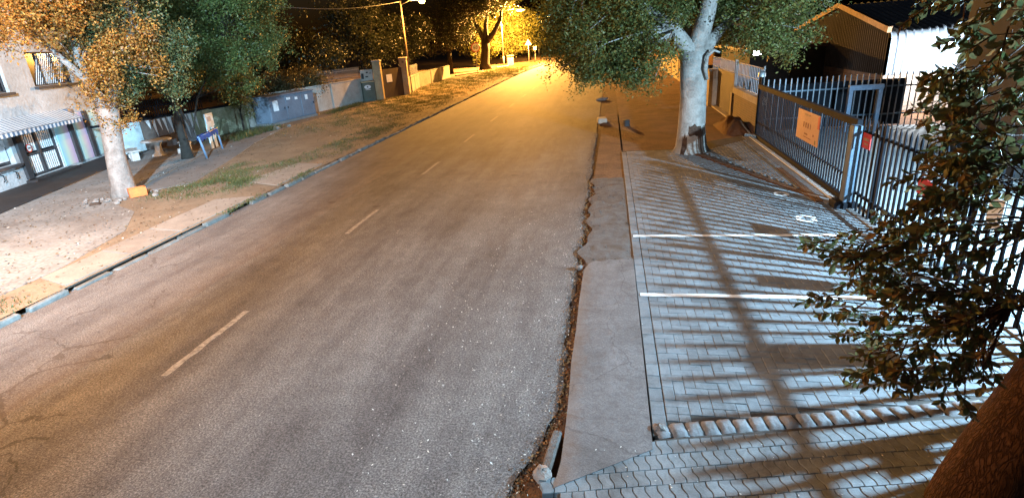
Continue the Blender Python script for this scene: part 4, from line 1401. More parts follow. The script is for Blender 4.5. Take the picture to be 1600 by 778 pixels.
# at the foot of the left tree
oc = thing('orange_crate', 'small orange plastic crate at the foot of the left tree', 'crate', (-15.05, 14.95, 0.12), 0.9)
MB().box((0, 0, 0.03), (0.5, 0.32, 0.05)).build('base', 'orange_plastic', oc)
for x, y, sx, sy in ((0, -0.15, 0.5, 0.025), (0, 0.15, 0.5, 0.025), (-0.24, 0, 0.025, 0.27), (0.24, 0, 0.025, 0.27)):
    MB().box((x, y, 0.17), (sx, sy, 0.22)).build('side', 'orange_plastic', oc)


def rock_mesh(seed, flat_=0.6):
    rr = random.Random(seed)
    mb = MB()
    nr, ns = 5, 8
    vs, fs = [], []
    for i in range(nr + 1):
        ph = math.pi * i / nr
        for j in range(ns):
            th = 2 * math.pi * j / ns
            r_ = 1 + rr.uniform(-0.22, 0.22)
            vs.append((r_ * math.sin(ph) * math.cos(th), r_ * math.sin(ph) * math.sin(th) * 0.8, r_ * math.cos(ph) * flat_))
    for i in range(nr):
        for j in range(ns):
            q = (j + 1) % ns
            fs.append((i * ns + j, (i + 1) * ns + j, (i + 1) * ns + q, i * ns + q))
    mb.add(vs, fs)
    return mb.mesh('stone', 'rock')


rocks = [rock_mesh(k) for k in range(6)]
for k in range(15):
    a = random.uniform(-2.6, 0.6)
    rr = random.uniform(0.65, 1.25)
    o = link('stone', rocks[k % 6], None, (-15.7 + math.cos(a) * rr * 1.1, 15.1 + math.sin(a) * rr, 0.13), random.uniform(0, 6))
    s_ = random.uniform(0.05, 0.13)
    o.scale = (s_, s_, s_)
    tag(o, 'loose stone in the ring of stones round the left tree trunk', 'stone', 'stones round the left tree')
for k, (x, y, s_, lab) in enumerate(((-18.9, 29.6, 0.26, 'dark lump of rubble left of the grey cabinet foot'), (-18.6, 30.5, 0.17, 'pale stone at the left front corner of the grey cabinet'),
                                     (0.52, 5.02, 0.085, 'rusty brown rounded stone at the left end of the raised paving edge'), (-0.62, 4.22, 0.11, 'pale broken kerb stone in the gutter at the bottom of the picture'),
                                     (-0.50, 9.35, 0.07, 'dark stone in the gutter where the smooth apron begins'))):
    o = link('stone', rocks[k % 6], None, (x, y, 0.12 if x < -10 else 0.05), random.uniform(0, 6))
    o.scale = (s_, s_, s_)
    tag(o, lab, 'stone')
o = link('stone', rocks[2], None, (-0.40, 36.0, 0.06), 0.3)
o.scale = (0.42, 0.16, 0.16)
tag(o, 'pale painted kerb stone lying at the right road edge under the tree crown', 'stone')
tag(MB().bevel_box((0.80, 25.6, 0.14), (0.22, 0.32, 0.28), 0.03, 0.2).build('kerb_block', 'house_dark'), 'small dark block at the far left corner of the right pavement', 'block')
tag(MB().bevel_box((-0.28, 27.0, 0.10), (0.42, 0.7, 0.22), 0.04, 0.1).build('kerb_block', 'plaster'), 'broken brown kerb block at the right road edge opposite the tree', 'block')
# broken kerb bar at the bottom
kb = MB().bevel_box((-0.56, 4.56, 0.02), (0.10, 0.62, 0.10), 0.02, -0.12)
tag(kb.build('kerb_fragment', 'concrete_rough'), 'grey broken kerb bar lying in the rusty gutter by the apron corner', 'kerb piece')
tag(MB().bevel_box((-15.8, 14.0, 0.12), (0.3, 0.2, 0.12), 0.03, 0.7).build('broken_pot', 'wound', None), 'dark broken pot lying left of the tree foot', 'pot')

# ------------------------------------------------------------------ signs along the road
def pole_sign(name, label, x, y, h, kind):
    t = thing(name, label, 'road sign', (x, y, 0.1), 0.0)
    MB().tube([(0, 0, 0), (0, 0, h)], 0.045, 8).build('pole', 'galv', t, True)
    zc = h - 0.32
    if kind == 'round':
        N = 28
        for nm, r0, yy, mm_ in (('plate', 0.60, -0.055, 'sign_red'), ('face', 0.47, -0.075, 'sign_white')):
            MB().add([(r0 * math.cos(2 * math.pi * i / N), yy, zc + r0 * math.sin(2 * math.pi * i / N)) for i in range(N)] +
                     [(r0 * math.cos(2 * math.pi * i / N), yy + 0.02, zc + r0 * math.sin(2 * math.pi * i / N)) for i in range(N)],
                     [tuple(range(N)), tuple(reversed(range(N, 2 * N)))] + [(i, N + i, N + (i + 1) % N, (i + 1) % N) for i in range(N)]).build(nm, mm_, t)
        # digits 6 and 0 as outline strokes
        def stroke(pts):
            mb = MB()
            for (ax, az), (bx, bz) in zip(pts[:-1], pts[1:]):
                L_ = math.hypot(bx - ax, bz - az)
                nx_, nz_ = -(bz - az) / L_ * 0.03, (bx - ax) / L_ * 0.03
                ex, ez = (bx - ax) / L_ * 0.03, (bz - az) / L_ * 0.03
                mb.add([(ax - ex + nx_, -0.083, az - ez + nz_), (ax - ex - nx_, -0.083, az - ez - nz_), (bx + ex - nx_, -0.083, bz + ez - nz_), (bx + ex + nx_, -0.083, bz + ez + nz_)], [(0, 1, 2, 3)])
            return mb
        stroke([(-0.07, zc + 0.19), (-0.2, zc + 0.17), (-0.235, zc), (-0.2, zc - 0.19), (-0.08, zc - 0.19), (-0.05, zc - 0.07), (-0.12, zc + 0.02), (-0.22, zc - 0.02)]).build('digit_six', 'print_black', t)
        stroke([(0.14, zc + 0.20), (0.06, zc + 0.12), (0.06, zc - 0.12), (0.14, zc - 0.20), (0.22, zc - 0.12), (0.22, zc + 0.12), (0.14, zc + 0.20)]).build('digit_zero', 'print_black', t)
    else:
        for nm, s_, yy, mm_ in (('plate', 0.62, -0.055, 'sign_red'), ('face', 0.47, -0.075, 'sign_white')):
            p = [(-s_, zc - s_ * 0.5), (s_, zc - s_ * 0.5), (0, zc + s_ * 1.05)]
            MB().add([(a, yy, c) for a, c in p] + [(a, yy + 0.02, c) for a, c in p], [(0, 1, 2), (5, 4, 3), (0, 3, 4, 1), (1, 4, 5, 2), (2, 5, 3, 0)]).build(nm, mm_, t)
    return t


pole_sign('speed_sign', 'round red-rimmed speed limit sign reading 60 on a pole', -16.3, 72.6, 3.5, 'round')
pole_sign('warning_sign', 'white triangular warning sign on a pole by the bright lamp patch', -12.3, 92.8, 3.3, 'tri')
t = thing('marker_sign', 'tiny far marker sign right of the triangular sign', 'road sign', (-11.9, 98.0, 0.1))
MB().tube([(0, 0, 0), (0, 0, 1.8)], 0.05, 6).build('pole', 'galv', t)
MB().box((0, -0.06, 2.1), (0.5, 0.03, 0.6)).build('plate', 'sign_white', t)
t = thing('stone_pillar', 'small stone pillar left of the triangular sign', 'pillar', (-14.6, 88.6, 0.1))
MB().bevel_box((0, 0, 0.7), (0.9, 0.7, 1.4), 0.04).build('shaft', 'plaster', t)
MB().bevel_box((0, 0, 1.45), (1.05, 0.85, 0.12), 0.04).build('cap', 'concrete', t)
# low concrete edging far left
for i, (x0, y0, x1, y1) in enumerate(((-18.6, 70.2, -16.6, 75.0), (-16.0, 84.0, -14.6, 86.4))):
    a = math.atan2(y1 - y0, x1 - x0)
    tag(MB().bevel_box(((x0 + x1) / 2, (y0 + y1) / 2, 0.18), (math.hypot(x1 - x0, y1 - y0), 0.3, 0.2), 0.03, a).build('low_wall', 'plaster'), ['low concrete edging below the round speed sign', 'low concrete edging right of the thick dark trunk'][i], 'edging')

# ------------------------------------------------------------------ right side: walls, gate, fence
bw = thing('brick_wall', 'short brick wall with plaster frame left of the sliding gate', 'wall', (5.35, 21.9, 0.0))
MB().box((0, 2.15, 0.55), (0.24, 4.1, 1.1)).build('brickwork', 'brick_y', bw)
MB().box((0, 2.05, 1.22), (0.30, 4.4, 0.24)).build('coping', 'plaster', bw)
MB().box((-0.03, 4.32, 0.55), (0.3, 0.24, 1.1)).build('pier', 'plaster', bw)
ff = thing('mesh_fence', 'dark wire fence standing on the short brick wall', 'fence', (5.35, 21.9, 1.345))
pk3 = MB().box((0, 0, 0.5), (0.018, 0.018, 1.0)).mesh('picket', 'grey_steel')
for k in range(42):
    link('picket', pk3, ff, (0, -0.05 + k * 0.25, 0))
for zz in (0.04, 0.55, 0.98):
    MB().box((0.016, 5.1, zz), (0.018, 10.4, 0.022)).build('rail', 'grey_steel', ff)
for yy in (-0.1, 4.3, 4.6):
    MB().tube([(-0.02, yy, 0), (-0.02, yy, 1.08)], 0.03, 8).build('post', 'galv', ff)
gd = thing('garage_door', 'brown sheet metal door between brick wall and beige pillar', 'door', (5.36, 26.4, 0.0))
MB().box((0, 2.1, 0.95), (0.06, 4.0, 1.8)).build('sheet', 'garage_door', gd)
for k in range(16):
    MB().box((-0.034, 0.25 + k * 0.25, 0.95), (0.012, 0.03, 1.78)).build('rib', 'garage_door', gd)
MB().box((-0.10, 2.1, 0.03), (0.3, 4.2, 0.08)).build('threshold', 'plaster', gd)
for (y, lab) in ((31.0, 'beige square pillar right of the pale-barked trunk'), (36.0, 'orange-lit pillar glimpsed left of the pale-barked trunk')):
    t = thing('wall_pillar', lab, 'pillar', (5.25, y, 0.0), 0, 'pillars of the right wall')
    MB().bevel_box((0, 0, 0.85), (0.55, 0.6, 1.7), 0.02).build('shaft', 'plaster', t)
    MB().bevel_box((0, 0, 1.74), (0.65, 0.7, 0.1), 0.03).build('cap', 'plaster', t)
t = thing('boundary_wall', 'orange-lit plastered wall far behind the pale-barked trunk', 'wall', (5.35, 31.4, 0.0))
for k in range(7):
    MB().box((0, 2.6 + k * 5.0, 0.8), (0.2, 4.6 if k else 4.3, 1.6)).build('panel', 'wall_beige', t)
    MB().box((0, 5.05 + k * 5.0, 0.86), (0.28, 0.28, 1.72)).build('post', 'plaster', t)
# red-brown roofed building behind the right wall (dark)
t = thing('outbuilding', 'dark low building behind the mesh fence with one white lamp', 'building', (7.2, 33.0, 0.0))
MB().box((5, 4, 1.2), (9.8, 8, 2.4)).build('wall', 'wall_dark', t)
MB().box((5, 4, 2.5), (10.6, 8.8, 0.16)).build('roof', 'garage_door', t)
floodlight((7.45, 32.2, 2.35), (6.0, 26.0, 0.0), 130, 150, 0.4, 0.1, 'small white lamp under the dark eaves behind the mesh fence', False, (0.85, 0.93, 1.0), 2.2)
# rubble heap at the wall foot
hp = MB()
vs, fs = [], []
nx_, ny_ = 12, 16
for i in range(nx_ + 1):
    for j in range(ny_ + 1):
        a, b_ = 2 * i / nx_ - 1, 2 * j / ny_ - 1
        h = 0.5 * max(0, 1 - a * a) * max(0, 1 - b_ * b_) * (0.8 + 0.4 * random.random()) - 0.02
        vs.append((4.78 + a * 0.55, 23.6 + b_ * 1.5, h))
for i in range(nx_):
    for j in range(ny_):
        q = i * (ny_ + 1) + j
        fs.append((q, q + ny_ + 1, q + ny_ + 2, q + 1))
hp.add(vs, fs)
tag(hp.build('soil_heap', 'dirt_right', None, True), 'heap of brown soil at the foot of the short brick wall', 'soil heap')
t = thing('loose_bricks', 'pale loose bricks at the foot of the gate post by the brick wall', 'bricks', (4.95, 21.3, 0.06))
for k in range(4):
    MB().bevel_box((random.uniform(-0.15, 0.2), k * 0.14 - 0.2, 0.05), (0.22, 0.11, 0.1), 0.01, random.uniform(-0.4, 0.4)).build('brick', 'stone_white', t)

# sliding gate
GX = 5.12
gate = thing('sliding_gate', 'long black steel sliding gate with vertical bars and orange notice', 'gate', (GX, 13.0, 0.0))
GL = 8.4
gp = MB().box((0, 0, 0.93), (0.028, 0.045, 1.66)).mesh('picket', 'black_steel')
k = 0.12
while k < GL:
    link('picket', gp, gate, (0, k, 0))
    k += 0.165
MB().box((0.0, GL / 2, 0.12), (0.08, GL, 0.12)).build('bottom_rail', 'black_steel', gate)
MB().box((0.0, GL / 2, 1.80), (0.10, GL, 0.14)).build('top_rail', 'black_steel', gate)
for yy in (0.05, GL - 0.05):
    MB().box((0.0, yy, 0.96), (0.09, 0.09, 1.6)).build('stile', 'black_steel', gate)
MB().box((0.035, GL / 2, 0.62), (0.02, GL - 0.2, 0.05)).build('mid_rail', 'grey_steel', gate)
sg = thing('gate_notice', 'orange-brown square notice with dark lettering hung on the sliding gate', 'sign', (GX - 0.065, 15.9, 0.0))
MB().box((0, 0, 1.27), (0.012, 1.7, 0.76)).build('board', 'sign_orange', sg)
MB().box((-0.009, -0.78, 1.48), (0.006, 0.13, 0.30)).build('red_patch', 'sign_red', sg)
for k in range(4):
    MB().box((-0.008, 0.30 - k * 0.17, 1.30), (0.004, 0.07 if k < 3 else 0.03, 0.13)).build('bold_letter', 'sign_print', sg)
MB().box((-0.008, 0.10, 1.56), (0.004, 0.42, 0.05)).build('heading_line', 'barge', sg)
MB().box((-0.008, 0.08, 1.08), (0.004, 0.26, 0.035)).build('text_line', 'sign_print', sg)
MB().box((-0.008, -0.05, 1.00), (0.004, 0.55, 0.018)).build('text_line', 'sign_print', sg)
MB().box((-0.008, -0.48, 1.12), (0.004, 0.07, 0.05)).build('text_mark', 'sign_print', sg)
MB().box((-0.008, -0.66, 0.98), (0.004, 0.05, 0.10)).build('text_mark', 'fire_green', sg)
# tall closing post at the far end and the thick blue post at the near end
t = thing('gate_post', 'tall black double post where the gate meets the brick wall', 'post', (5.20, 21.55, 0.0), 0, 'posts of the sliding gate')
for yy in (-0.12, 0.12):
    MB().box((0, yy, 1.05), (0.08, 0.08, 2.1)).build('upright', 'black_steel', t)
MB().lathe((0, 0, 2.1), [(0.13, 0.0), (0.12, 0.12), (0.07, 0.18), (0.0, 0.2)], 10).build('receiver', 'galv', t, True)
t = thing('gate_post', 'thick blue-grey steel post between the sliding gate and the near fence', 'post', (4.98, 12.78, 0.0), 0, 'posts of the sliding gate')
MB().bevel_box((0, 0, 0.9), (0.17, 0.22, 1.8), 0.012).build('shaft', 'blue_steel', t)
MB().bevel_box((-0.03, 0.06, 0.10), (0.42, 0.40, 0.22), 0.04).build('foot', 'black_steel', t)
# gate track
tk = thing('gate_track', None, None)
tag(tk, kind='structure')
MB().box((4.88, 17.2, 0.045), (0.36, 8.4, 0.09)).build('concrete_beam', 'concrete', tk)
for k, (y0, y1) in enumerate(((13.1, 15.0), (15.05, 18.2), (18.25, 21.3))):
    MB().box((4.93, (y0 + y1) / 2, 0.105), (0.10, y1 - y0, 0.03)).build('rail', 'stone_white', tk)
MB().box((4.62, 14.8, 0.075), (0.16, 3.2, 0.05)).build('soil_channel', 'soil_rust', tk)

# palisade fence next to the parking, running towards the camera
nf = thing('palisade_fence', 'black palisade fence along the parking behind the overhanging leaves', 'fence', (5.05, 2.5, 0.0))
pp = MB()
pp.add([(-0.012, -0.029, 0.05), (0.012, -0.029, 0.05), (0.012, 0.029, 0.05), (-0.012, 0.029, 0.05), (-0.012, -0.029, 1.90), (0.012, -0.029, 1.90), (0.012, 0.029, 1.90), (-0.012, 0.029, 1.90), (0, 0, 2.02)],
       [(0, 1, 5, 4), (1, 2, 6, 5), (2, 3, 7, 6), (3, 0, 4, 7), (4, 5, 8), (5, 6, 8), (6, 7, 8), (7, 4, 8), (3, 2, 1, 0)])
pm_ = pp.mesh('picket', 'black_steel')
k = 0.1
while k < 10.1:
    link('picket', pm_, nf, (0, k, 0))
    k += 0.185
for zz in (0.42, 1.70):
    MB().box((0.035, 5.05, zz), (0.04, 10.1, 0.055)).build('rail', 'black_steel', nf)
for yy in (0.4, 3.4, 6.4, 9.4):
    MB().box((0.095, yy, 0.95), (0.07, 0.07, 1.9)).build('post', 'black_steel', nf)
MB().box((0.0, 5.05, 0.03), (0.2, 10.1, 0.10)).build('footing', 'concrete', nf)
for y, z, w_, h_, mm_, lab in ((10.0, 1.22, 0.44, 0.26, 'sign_red', 'red warning plate on the near palisade fence among the leaves'),
                               (12.35, 1.55, 0.36, 0.30, 'sign_red', 'red plate on the fence beside the thick blue-grey post'),
                               (8.25, 1.33, 0.30, 0.42, 'sign_white', 'plain plate on the palisade fence hidden behind the leaves'),
                               (6.87, 1.42, 0.32, 0.62, 'sign_white', 'tall plain plate on the palisade fence behind the thickest leaves'),
                               (5.74, 1.40, 0.22, 0.20, 'sign_white', 'plain plate on the palisade fence nearest the camera')):
    t = thing('fence_plate', lab, 'sign', (5.03, y, 0.0), 0, 'plates on the palisade fence')
    MB().box((0, 0, z), (0.012, w_, h_)).build('plate', mm_, t)
    if mm_ == 'sign_red':
        MB().box((-0.009, 0, z + 0.03), (0.004, w_ * 0.7, h_ * 0.16)).build('text_line', 'barge', t)
        MB().box((-0.009, 0, z - 0.06), (0.004, w_ * 0.5, h_ * 0.12)).build('text_line', 'barge', t)

# fence across the back of the yard
bf = thing('palisade_fence', 'pale steel palisade across the back of the yard behind the gate', 'fence', (5.5, 22.4, 0.0))
pk4 = MB().box((0, 0, 0.95), (0.035, 0.02, 1.9)).mesh('picket', 'grey_steel')
for k in range(50):
    link('picket', pk4, bf, (0.15 + k * 0.19, 0, 0))
for zz in (0.5, 1.45):
    MB().box((4.85, 0.025, zz), (9.6, 0.03, 0.05)).build('rail', 'blue_steel', bf)
# dark sheeting behind it
t = thing('sheeting', 'dark blue sheet panels behind the pale palisade', 'panels', (5.6, 22.9, 0.0))
for k in range(5):
    MB().box((0.55 + k * 0.92, 0, 0.85), (0.90, 0.04, 1.6)).build('panel', 'black_steel', t)
# small pale blue frame (doorway) at the fence
t = thing('door_frame', 'pale blue steel door frame behind the thick gate post', 'door frame', (8.55, 21.7, 0.05))
for x in (-0.45, 0.45):
    MB().box((x, 0, 0.7), (0.12, 0.12, 1.4)).build('jamb', 'blue_pale', t)
MB().box((0, 0, 1.48), (1.04, 0.14, 0.16)).build('lintel', 'blue_pale', t)

# warehouse
WX, WY = 10.9, 26.3
wh = thing('warehouse', 'warehouse with brick base, ribbed metal gable and curved sheet eave', 'building', (WX, WY, 0.0))
WL, WD = 12.0, 14.0
zb, ze, za = 1.45, 3.15, 4.25
MB().box((WD / 2 + 0.02, 0.1, zb / 2 - 0.2), (WD, 0.2, zb + 0.4)).build('front_wall', 'ware_x', wh)
MB().box((0.1, WL / 2 + 0.21, zb / 2 - 0.2), (0.2, WL, zb + 0.4)).build('gable_wall', 'ware_y', wh)
# gable cladding: ribs
gc = MB()
n_ = 60
prev = None
apex = 5.6


def roof_z(y):
    return za - (za - ze) * abs(y - apex) / apex if y < apex else za - (za - ze) * (y - apex) / (WL - apex)


vs, fs = [], []
for i in range(n_ * 4 + 1):
    y = WL * i / (n_ * 4)
    xo = (-0.02, -0.02, 0.02, 0.02)[i % 4]
    vs += [(xo, y, zb), (xo, y, roof_z(y))]
for i in range(n_ * 4):
    fs.append((2 * i, 2 * i + 1, 2 * i + 3, 2 * i + 2))
gc.add(vs, fs)
gc.build('gable_cladding', 'cladding', wh)
bg_ = MB()
for (ya, yb) in ((0.0, apex), (apex, WL)):
    a = Vector((0, ya, roof_z(ya)))
    b_ = Vector((0, yb, roof_z(yb)))
    d = (b_ - a)
    nrm = Vector((0, -d.z, d.y)).normalized() * 0.14
    vs = []
    for xo in (-0.10, 0.06):
        vs += [(xo, a.y - nrm.y * 0.5, a.z - nrm.z * 0.6), (xo, b_.y - nrm.y * 0.5, b_.z - nrm.z * 0.6), (xo, b_.y + nrm.y, b_.z + nrm.z), (xo, a.y + nrm.y, a.z + nrm.z)]
    bg_.add(vs, [(0, 1, 2, 3), (7, 6, 5, 4), (0, 4, 5, 1), (1, 5, 6, 2), (2, 6, 7, 3), (3, 7, 4, 0)])
bg_.build('barge_board', 'barge', wh)
# sheet roof that curves over the eave and runs down the front as cladding, one rib after another
rs = MB()
prof = [(0.0 - 0.03, zb), (-0.03, ze - 0.42)]
for k in range(1, 8):
    a = k / 7 * (math.pi / 2 - 0.2)
    prof.append((-0.03 + 0.42 * (1 - math.cos(a)), ze - 0.42 + 0.42 * math.sin(a)))
prof.append((apex, za + 0.02))
xs_ = np.arange(0.07, WD, 0.055)
vs, fs = [], []
for i, x in enumerate(xs_):
    off = 0.05 if (i % 5) in (0,) else 0.0
    for q, (py_, pz_) in enumerate(prof):
        vs.append((x, py_ - off, pz_ + (off if q > 5 else 0)))
npf = len(prof)
for i in range(len(xs_) - 1):
    for q in range(npf - 1):
        fs.append((i * npf + q, i * npf + npf + q, i * npf + npf + q + 1, i * npf + q + 1))
rs.add(vs, fs)
rs.build('roof_sheet', 'roof_sheet', wh)
MB().add([(0, apex, za), (WD, apex, za), (WD, WL, ze), (0, WL, ze)], [(0, 1, 2, 3)]).build('back_roof', 'roof_sheet', wh)
# the lamp on a bracket before the front wall
t = floodlight((12.45, 25.0, 2.62), (12.2, 24.6, 0.0), 620, 179, 0.4, 0.12, 'glaring white lamp at the right corner of the warehouse', False, (0.86, 0.93, 1.0), 2.4)
for ch in t.children:
    if ch.type == 'LIGHT':
        ch.data.type = 'POINT'
        ch.location = (-0.25, -0.25, -0.25)
MB().lathe((0, 0, 0.22), [(0.0, -0.10), (0.10, -0.07), (0.13, 0.0), (0.10, 0.07), (0.0, 0.10)], 12).build('bulb', 'led_glow', t, True)
MB().tube([(0.1, 0.05, 0.32), (0.3, 0.4, 0.38), (0.3, 0.95, 0.38)], 0.03, 6).build('bracket', 'grey_steel', t)
# dark side building on the far right
t = thing('dark_building', 'dark plain rendered wall at the right edge behind the leaves', 'building', (8.85, 14.6, 0.0))
MB().box((5.0, 1.5, 2.2), (9.6, 3.0, 4.4)).build('wall', 'wall_dark', t)
MB().box((5.0, 1.5, 4.47), (9.9, 3.3, 0.14)).build('roof_slab', 'house_dark', t)

# ------------------------------------------------------------------ foreground tree on the right
nb = Vector((2.95, 4.22, 0.0))
nt_ = thing('near_tree', 'nearest tree at the right edge, red-brown leaning trunk and hanging leaves', 'tree', tuple(nb), 0)
mb = MB()
ctr = [((0, 0, -0.05), 0.34), ((0.03, 0, 0.3), 0.30), ((0.13, 0.01, 0.7), 0.28), ((0.27, 0.02, 1.15), 0.265), ((0.45, 0.05, 1.7), 0.25), ((0.65, 0.1, 2.4), 0.24)]
mb.tube([p for p, r in ctr], [r for p, r in ctr], 26, 0, True, 0.05)
top = Vector(ctr[-1][0])
mains = [[(0.75, 0.1, 3.2), (0.5, -0.2, 3.9), (0.0, -0.4, 4.3)], [(0.45, -0.2, 2.9), (0.0, -0.45, 2.9), (-0.35, -0.55, 2.75)], [(0.4, -0.25, 2.4), (0.0, -0.5, 2.25), (-0.5, -0.55, 2.2)], [(1.2, 0.8, 3.4), (1.6, 1.8, 4.4)]]
ends = [top]
for q in mains:
    pts = [top - Vector((0, 0, 0.2))] + [Vector(p) for p in q]
    mb.tube(pts, [0.16] + [0.055, 0.028, 0.012][:len(q)], 10, 0, True, 0.05)
    ends += pts[1:]
mb.build('trunk', 'bark_near', nt_, True)
# crown lobes, world coordinates
lob = [((2.74, 1.69), (0.62, 0.50, 0.67), 280), ((2.63, 0.92), (0.36, 0.37, 0.37), 100), ((3.12, 1.02), (0.26, 0.27, 0.50), 90), ((2.06, 2.03), (0.30, 0.32, 0.15), 20), ((2.10, 1.35), (0.18, 0.23, 0.22), 18),
       ((2.25, 1.93), (0.36, 0.40, 0.25), 60), ((2.86, 2.55), (0.36, 0.47, 0.40), 120), ((2.85, 2.89), (0.26, 0.23, 0.80), 150), ((2.72, 3.59), (0.22, 0.25, 0.60), 90), ((2.3, 4.02), (0.55, 0.5, 0.05), 12),
       ((3.30, 1.94), (0.32, 0.35, 1.67), 260), ((2.98, 3.43), (0.32, 0.35, 0.80), 150)]
lob = [((c[0] * 0.70, 3.64, 4 - (4 - c[1]) * 0.70), tuple(v * 0.72 for v in r), k) for c, r, k in lob]
cs = []
for c, r, k in lob:
    k = int(k * 0.27)
    p = rng.normal(0, 1, (k, 3))
    p /= np.linalg.norm(p, axis=1, keepdims=True)
    p *= rng.random((k, 1)) ** 0.45
    cs.append(np.array(c) + p * np.array(r))
cs = np.concatenate(cs)
tw = MB()
LV, leaf_list = [], []
for c in cs:
    p = Vector(c) - nb
    st = min(ends, key=lambda e: (e - p).length + max(0, p.z - e.z) * 0.5)
    if (st - p).length < 0.45 or random.random() < 0.08:
        limb(st, p, 0.008, 0.003, tw, 5, 4, 0.05)
    # a sprig: a short drooping twig with alternating leaves
    ax = (p - st)
    ax.z = ax.z * 0.3 - 0.35 * ax.length
    ax = (ax.normalized() + Vector((random.uniform(-.8, .8), random.uniform(-.8, .8), random.uniform(-.5, .5)))).normalized()
    Ls = random.uniform(0.08, 0.2)
    tw.tube([p - ax * 0.1, p, p + ax * Ls], [0.005, 0.004, 0.002], 4)
    side = ax.orthogonal().normalized()
    nleaf = int(Ls / 0.020) + 2
    for q in range(nleaf):
        f = q / nleaf
        root = p + ax * Ls * f
        an = q * 2.4 + random.uniform(-0.5, 0.5)
        s2 = (Matrix.Rotation(an, 3, ax) @ side)
        d = (ax * 0.75 + s2 * 0.8 + Vector((0, 0, -0.25))).normalized()
        leaf_list.append((root, d, random.uniform(0.042, 0.085)))
mb.v and None
tw.build('twigs', 'bark_brown', nt_, True)
# individual leaves: those that show largest are objects, the rest one mass
camv = Vector((0, 0, 4.0)) - nb
random.shuffle(leaf_list)
cut = sorted(range(len(leaf_list)), key=lambda i: (leaf_list[i][0] - camv).length / leaf_list[i][2])


def leaf_shape(L):
    W = L * 0.27
    return [(0, 0, 0), (W * 0.8, L * 0.28, 0.12 * W), (W, L * 0.52, 0.18 * W), (W * 0.55, L * 0.82, 0.1 * W), (0, L, -0.10 * L), (-W * 0.55, L * 0.82, 0.1 * W), (-W, L * 0.52, 0.18 * W), (-W * 0.8, L * 0.28, 0.12 * W), (0, L * 0.5, -0.06 * L)]


LF = [(0, 1, 8), (1, 2, 8), (2, 3, 8), (3, 4, 8), (4, 5, 8), (5, 6, 8), (6, 7, 8), (7, 0, 8)]
lmesh = [MB().add(leaf_shape(L), LF).mesh('leaf', 'leaf_near') for L in (0.05, 0.06, 0.07, 0.08)]
crown = MB()
front = set(cut[:300])


def leaf_rot(d):
    nz = d.cross(Vector((random.uniform(-1, 1), random.uniform(-1, 1), random.uniform(-0.3, 1)))).normalized()
    nx = d.cross(nz).normalized()
    return Matrix((nx, d, nz)).transposed()


leaf_objs = []
for i, (p, d, L) in enumerate(leaf_list):
    r = leaf_rot(d)
    if i in front:
        leaf_objs.append((p, r, L))
    else:
        crown.add([p + r @ Vector(v) for v in leaf_shape(L)], LF)
cr = tag(crown.build('crown', 'leaf_near', nt_), kind='stuff')
for p, r, L in leaf_objs:
    o = link('leaf', lmesh[min(3, max(0, int(round((L - 0.05) / 0.01))))], nt_)
    m4 = r.to_4x4()
    m4.translation = p
    o.matrix_local = m4

# ------------------------------------------------------------------ ground cover, litter
def grass(name, label, regions, matname='grass'):
    out = []
    for (x0, x1, y0, y1, n_, h) in regions:
        c = np.stack([rng.uniform(x0, x1, n_), rng.uniform(y0, y1, n_)], 1)
        # uneven density
        k = 1.3
        den = np.sin(c[:, 0] * 1.9 * k + np.sin(c[:, 1] * 1.1)) * np.sin(c[:, 1] * 1.3 * k + np.cos(c[:, 0] * 0.8)) + rng.normal(0, 0.5, n_)
        ex = np.minimum(np.minimum(c[:, 0] - x0, x1 - c[:, 0]) / (x1 - x0), np.minimum(c[:, 1] - y0, y1 - c[:, 1]) / (y1 - y0)) * 2
        c = c[(den > -0.15) & (ex > rng.random(n_) * 0.5)]
        m_ = len(c)
        base = np.concatenate([c, np.full((m_, 1), 0.098)], 1)
        a = rng.uniform(0, 2 * np.pi, m_)
        s = np.stack([np.cos(a), np.sin(a), np.zeros(m_)], 1) * rng.uniform(0.006, 0.014, (m_, 1))
        up = rng.normal(0, 0.45, (m_, 3))
        up[:, 2] = 1
        L = h * rng.uniform(0.4, 1.2, (m_, 1))
        tip = base + up * L
        out.append(np.stack([base - s, base + s, tip + s * 0.25, tip - s * 0.25], 1))
    o = quads(name, np.concatenate(out), matname)
    return tag(o, label, 'grass', None, 'stuff')


grass('verge_grass', 'short dry grass on the left verge', [(-15.0, -11.4, 14.2, 20.5, 16000, 0.06), (-12.8, -10.6, 19.3, 30.0, 9000, 0.07), (-18.5, -10.6, 26.0, 47.0, 30000, 0.08), (-19.5, -10.6, 34.0, 70.0, 60000, 0.12), (-17.0, -9.6, 60.0, 96.0, 60000, 0.16), (-14.0, -11.8, 16.0, 17.2, 5000, 0.1)])
grass('near_grass', 'weeds along the broken left kerb', [(-12.5, -10.2, 5.0, 7.6, 3500, 0.06), (-10.55, -10.15, 12.6, 15.0, 500, 0.07), (-10.65, -10.1, 15.5, 18.5, 900, 0.09)])
grass('wall_weeds', 'dark weeds along the foot of the left wall', [(-20.8, -18.6, 25.5, 31.0, 5000, 0.25), (-19.6, -18.4, 35.8, 43.0, 4000, 0.2)])

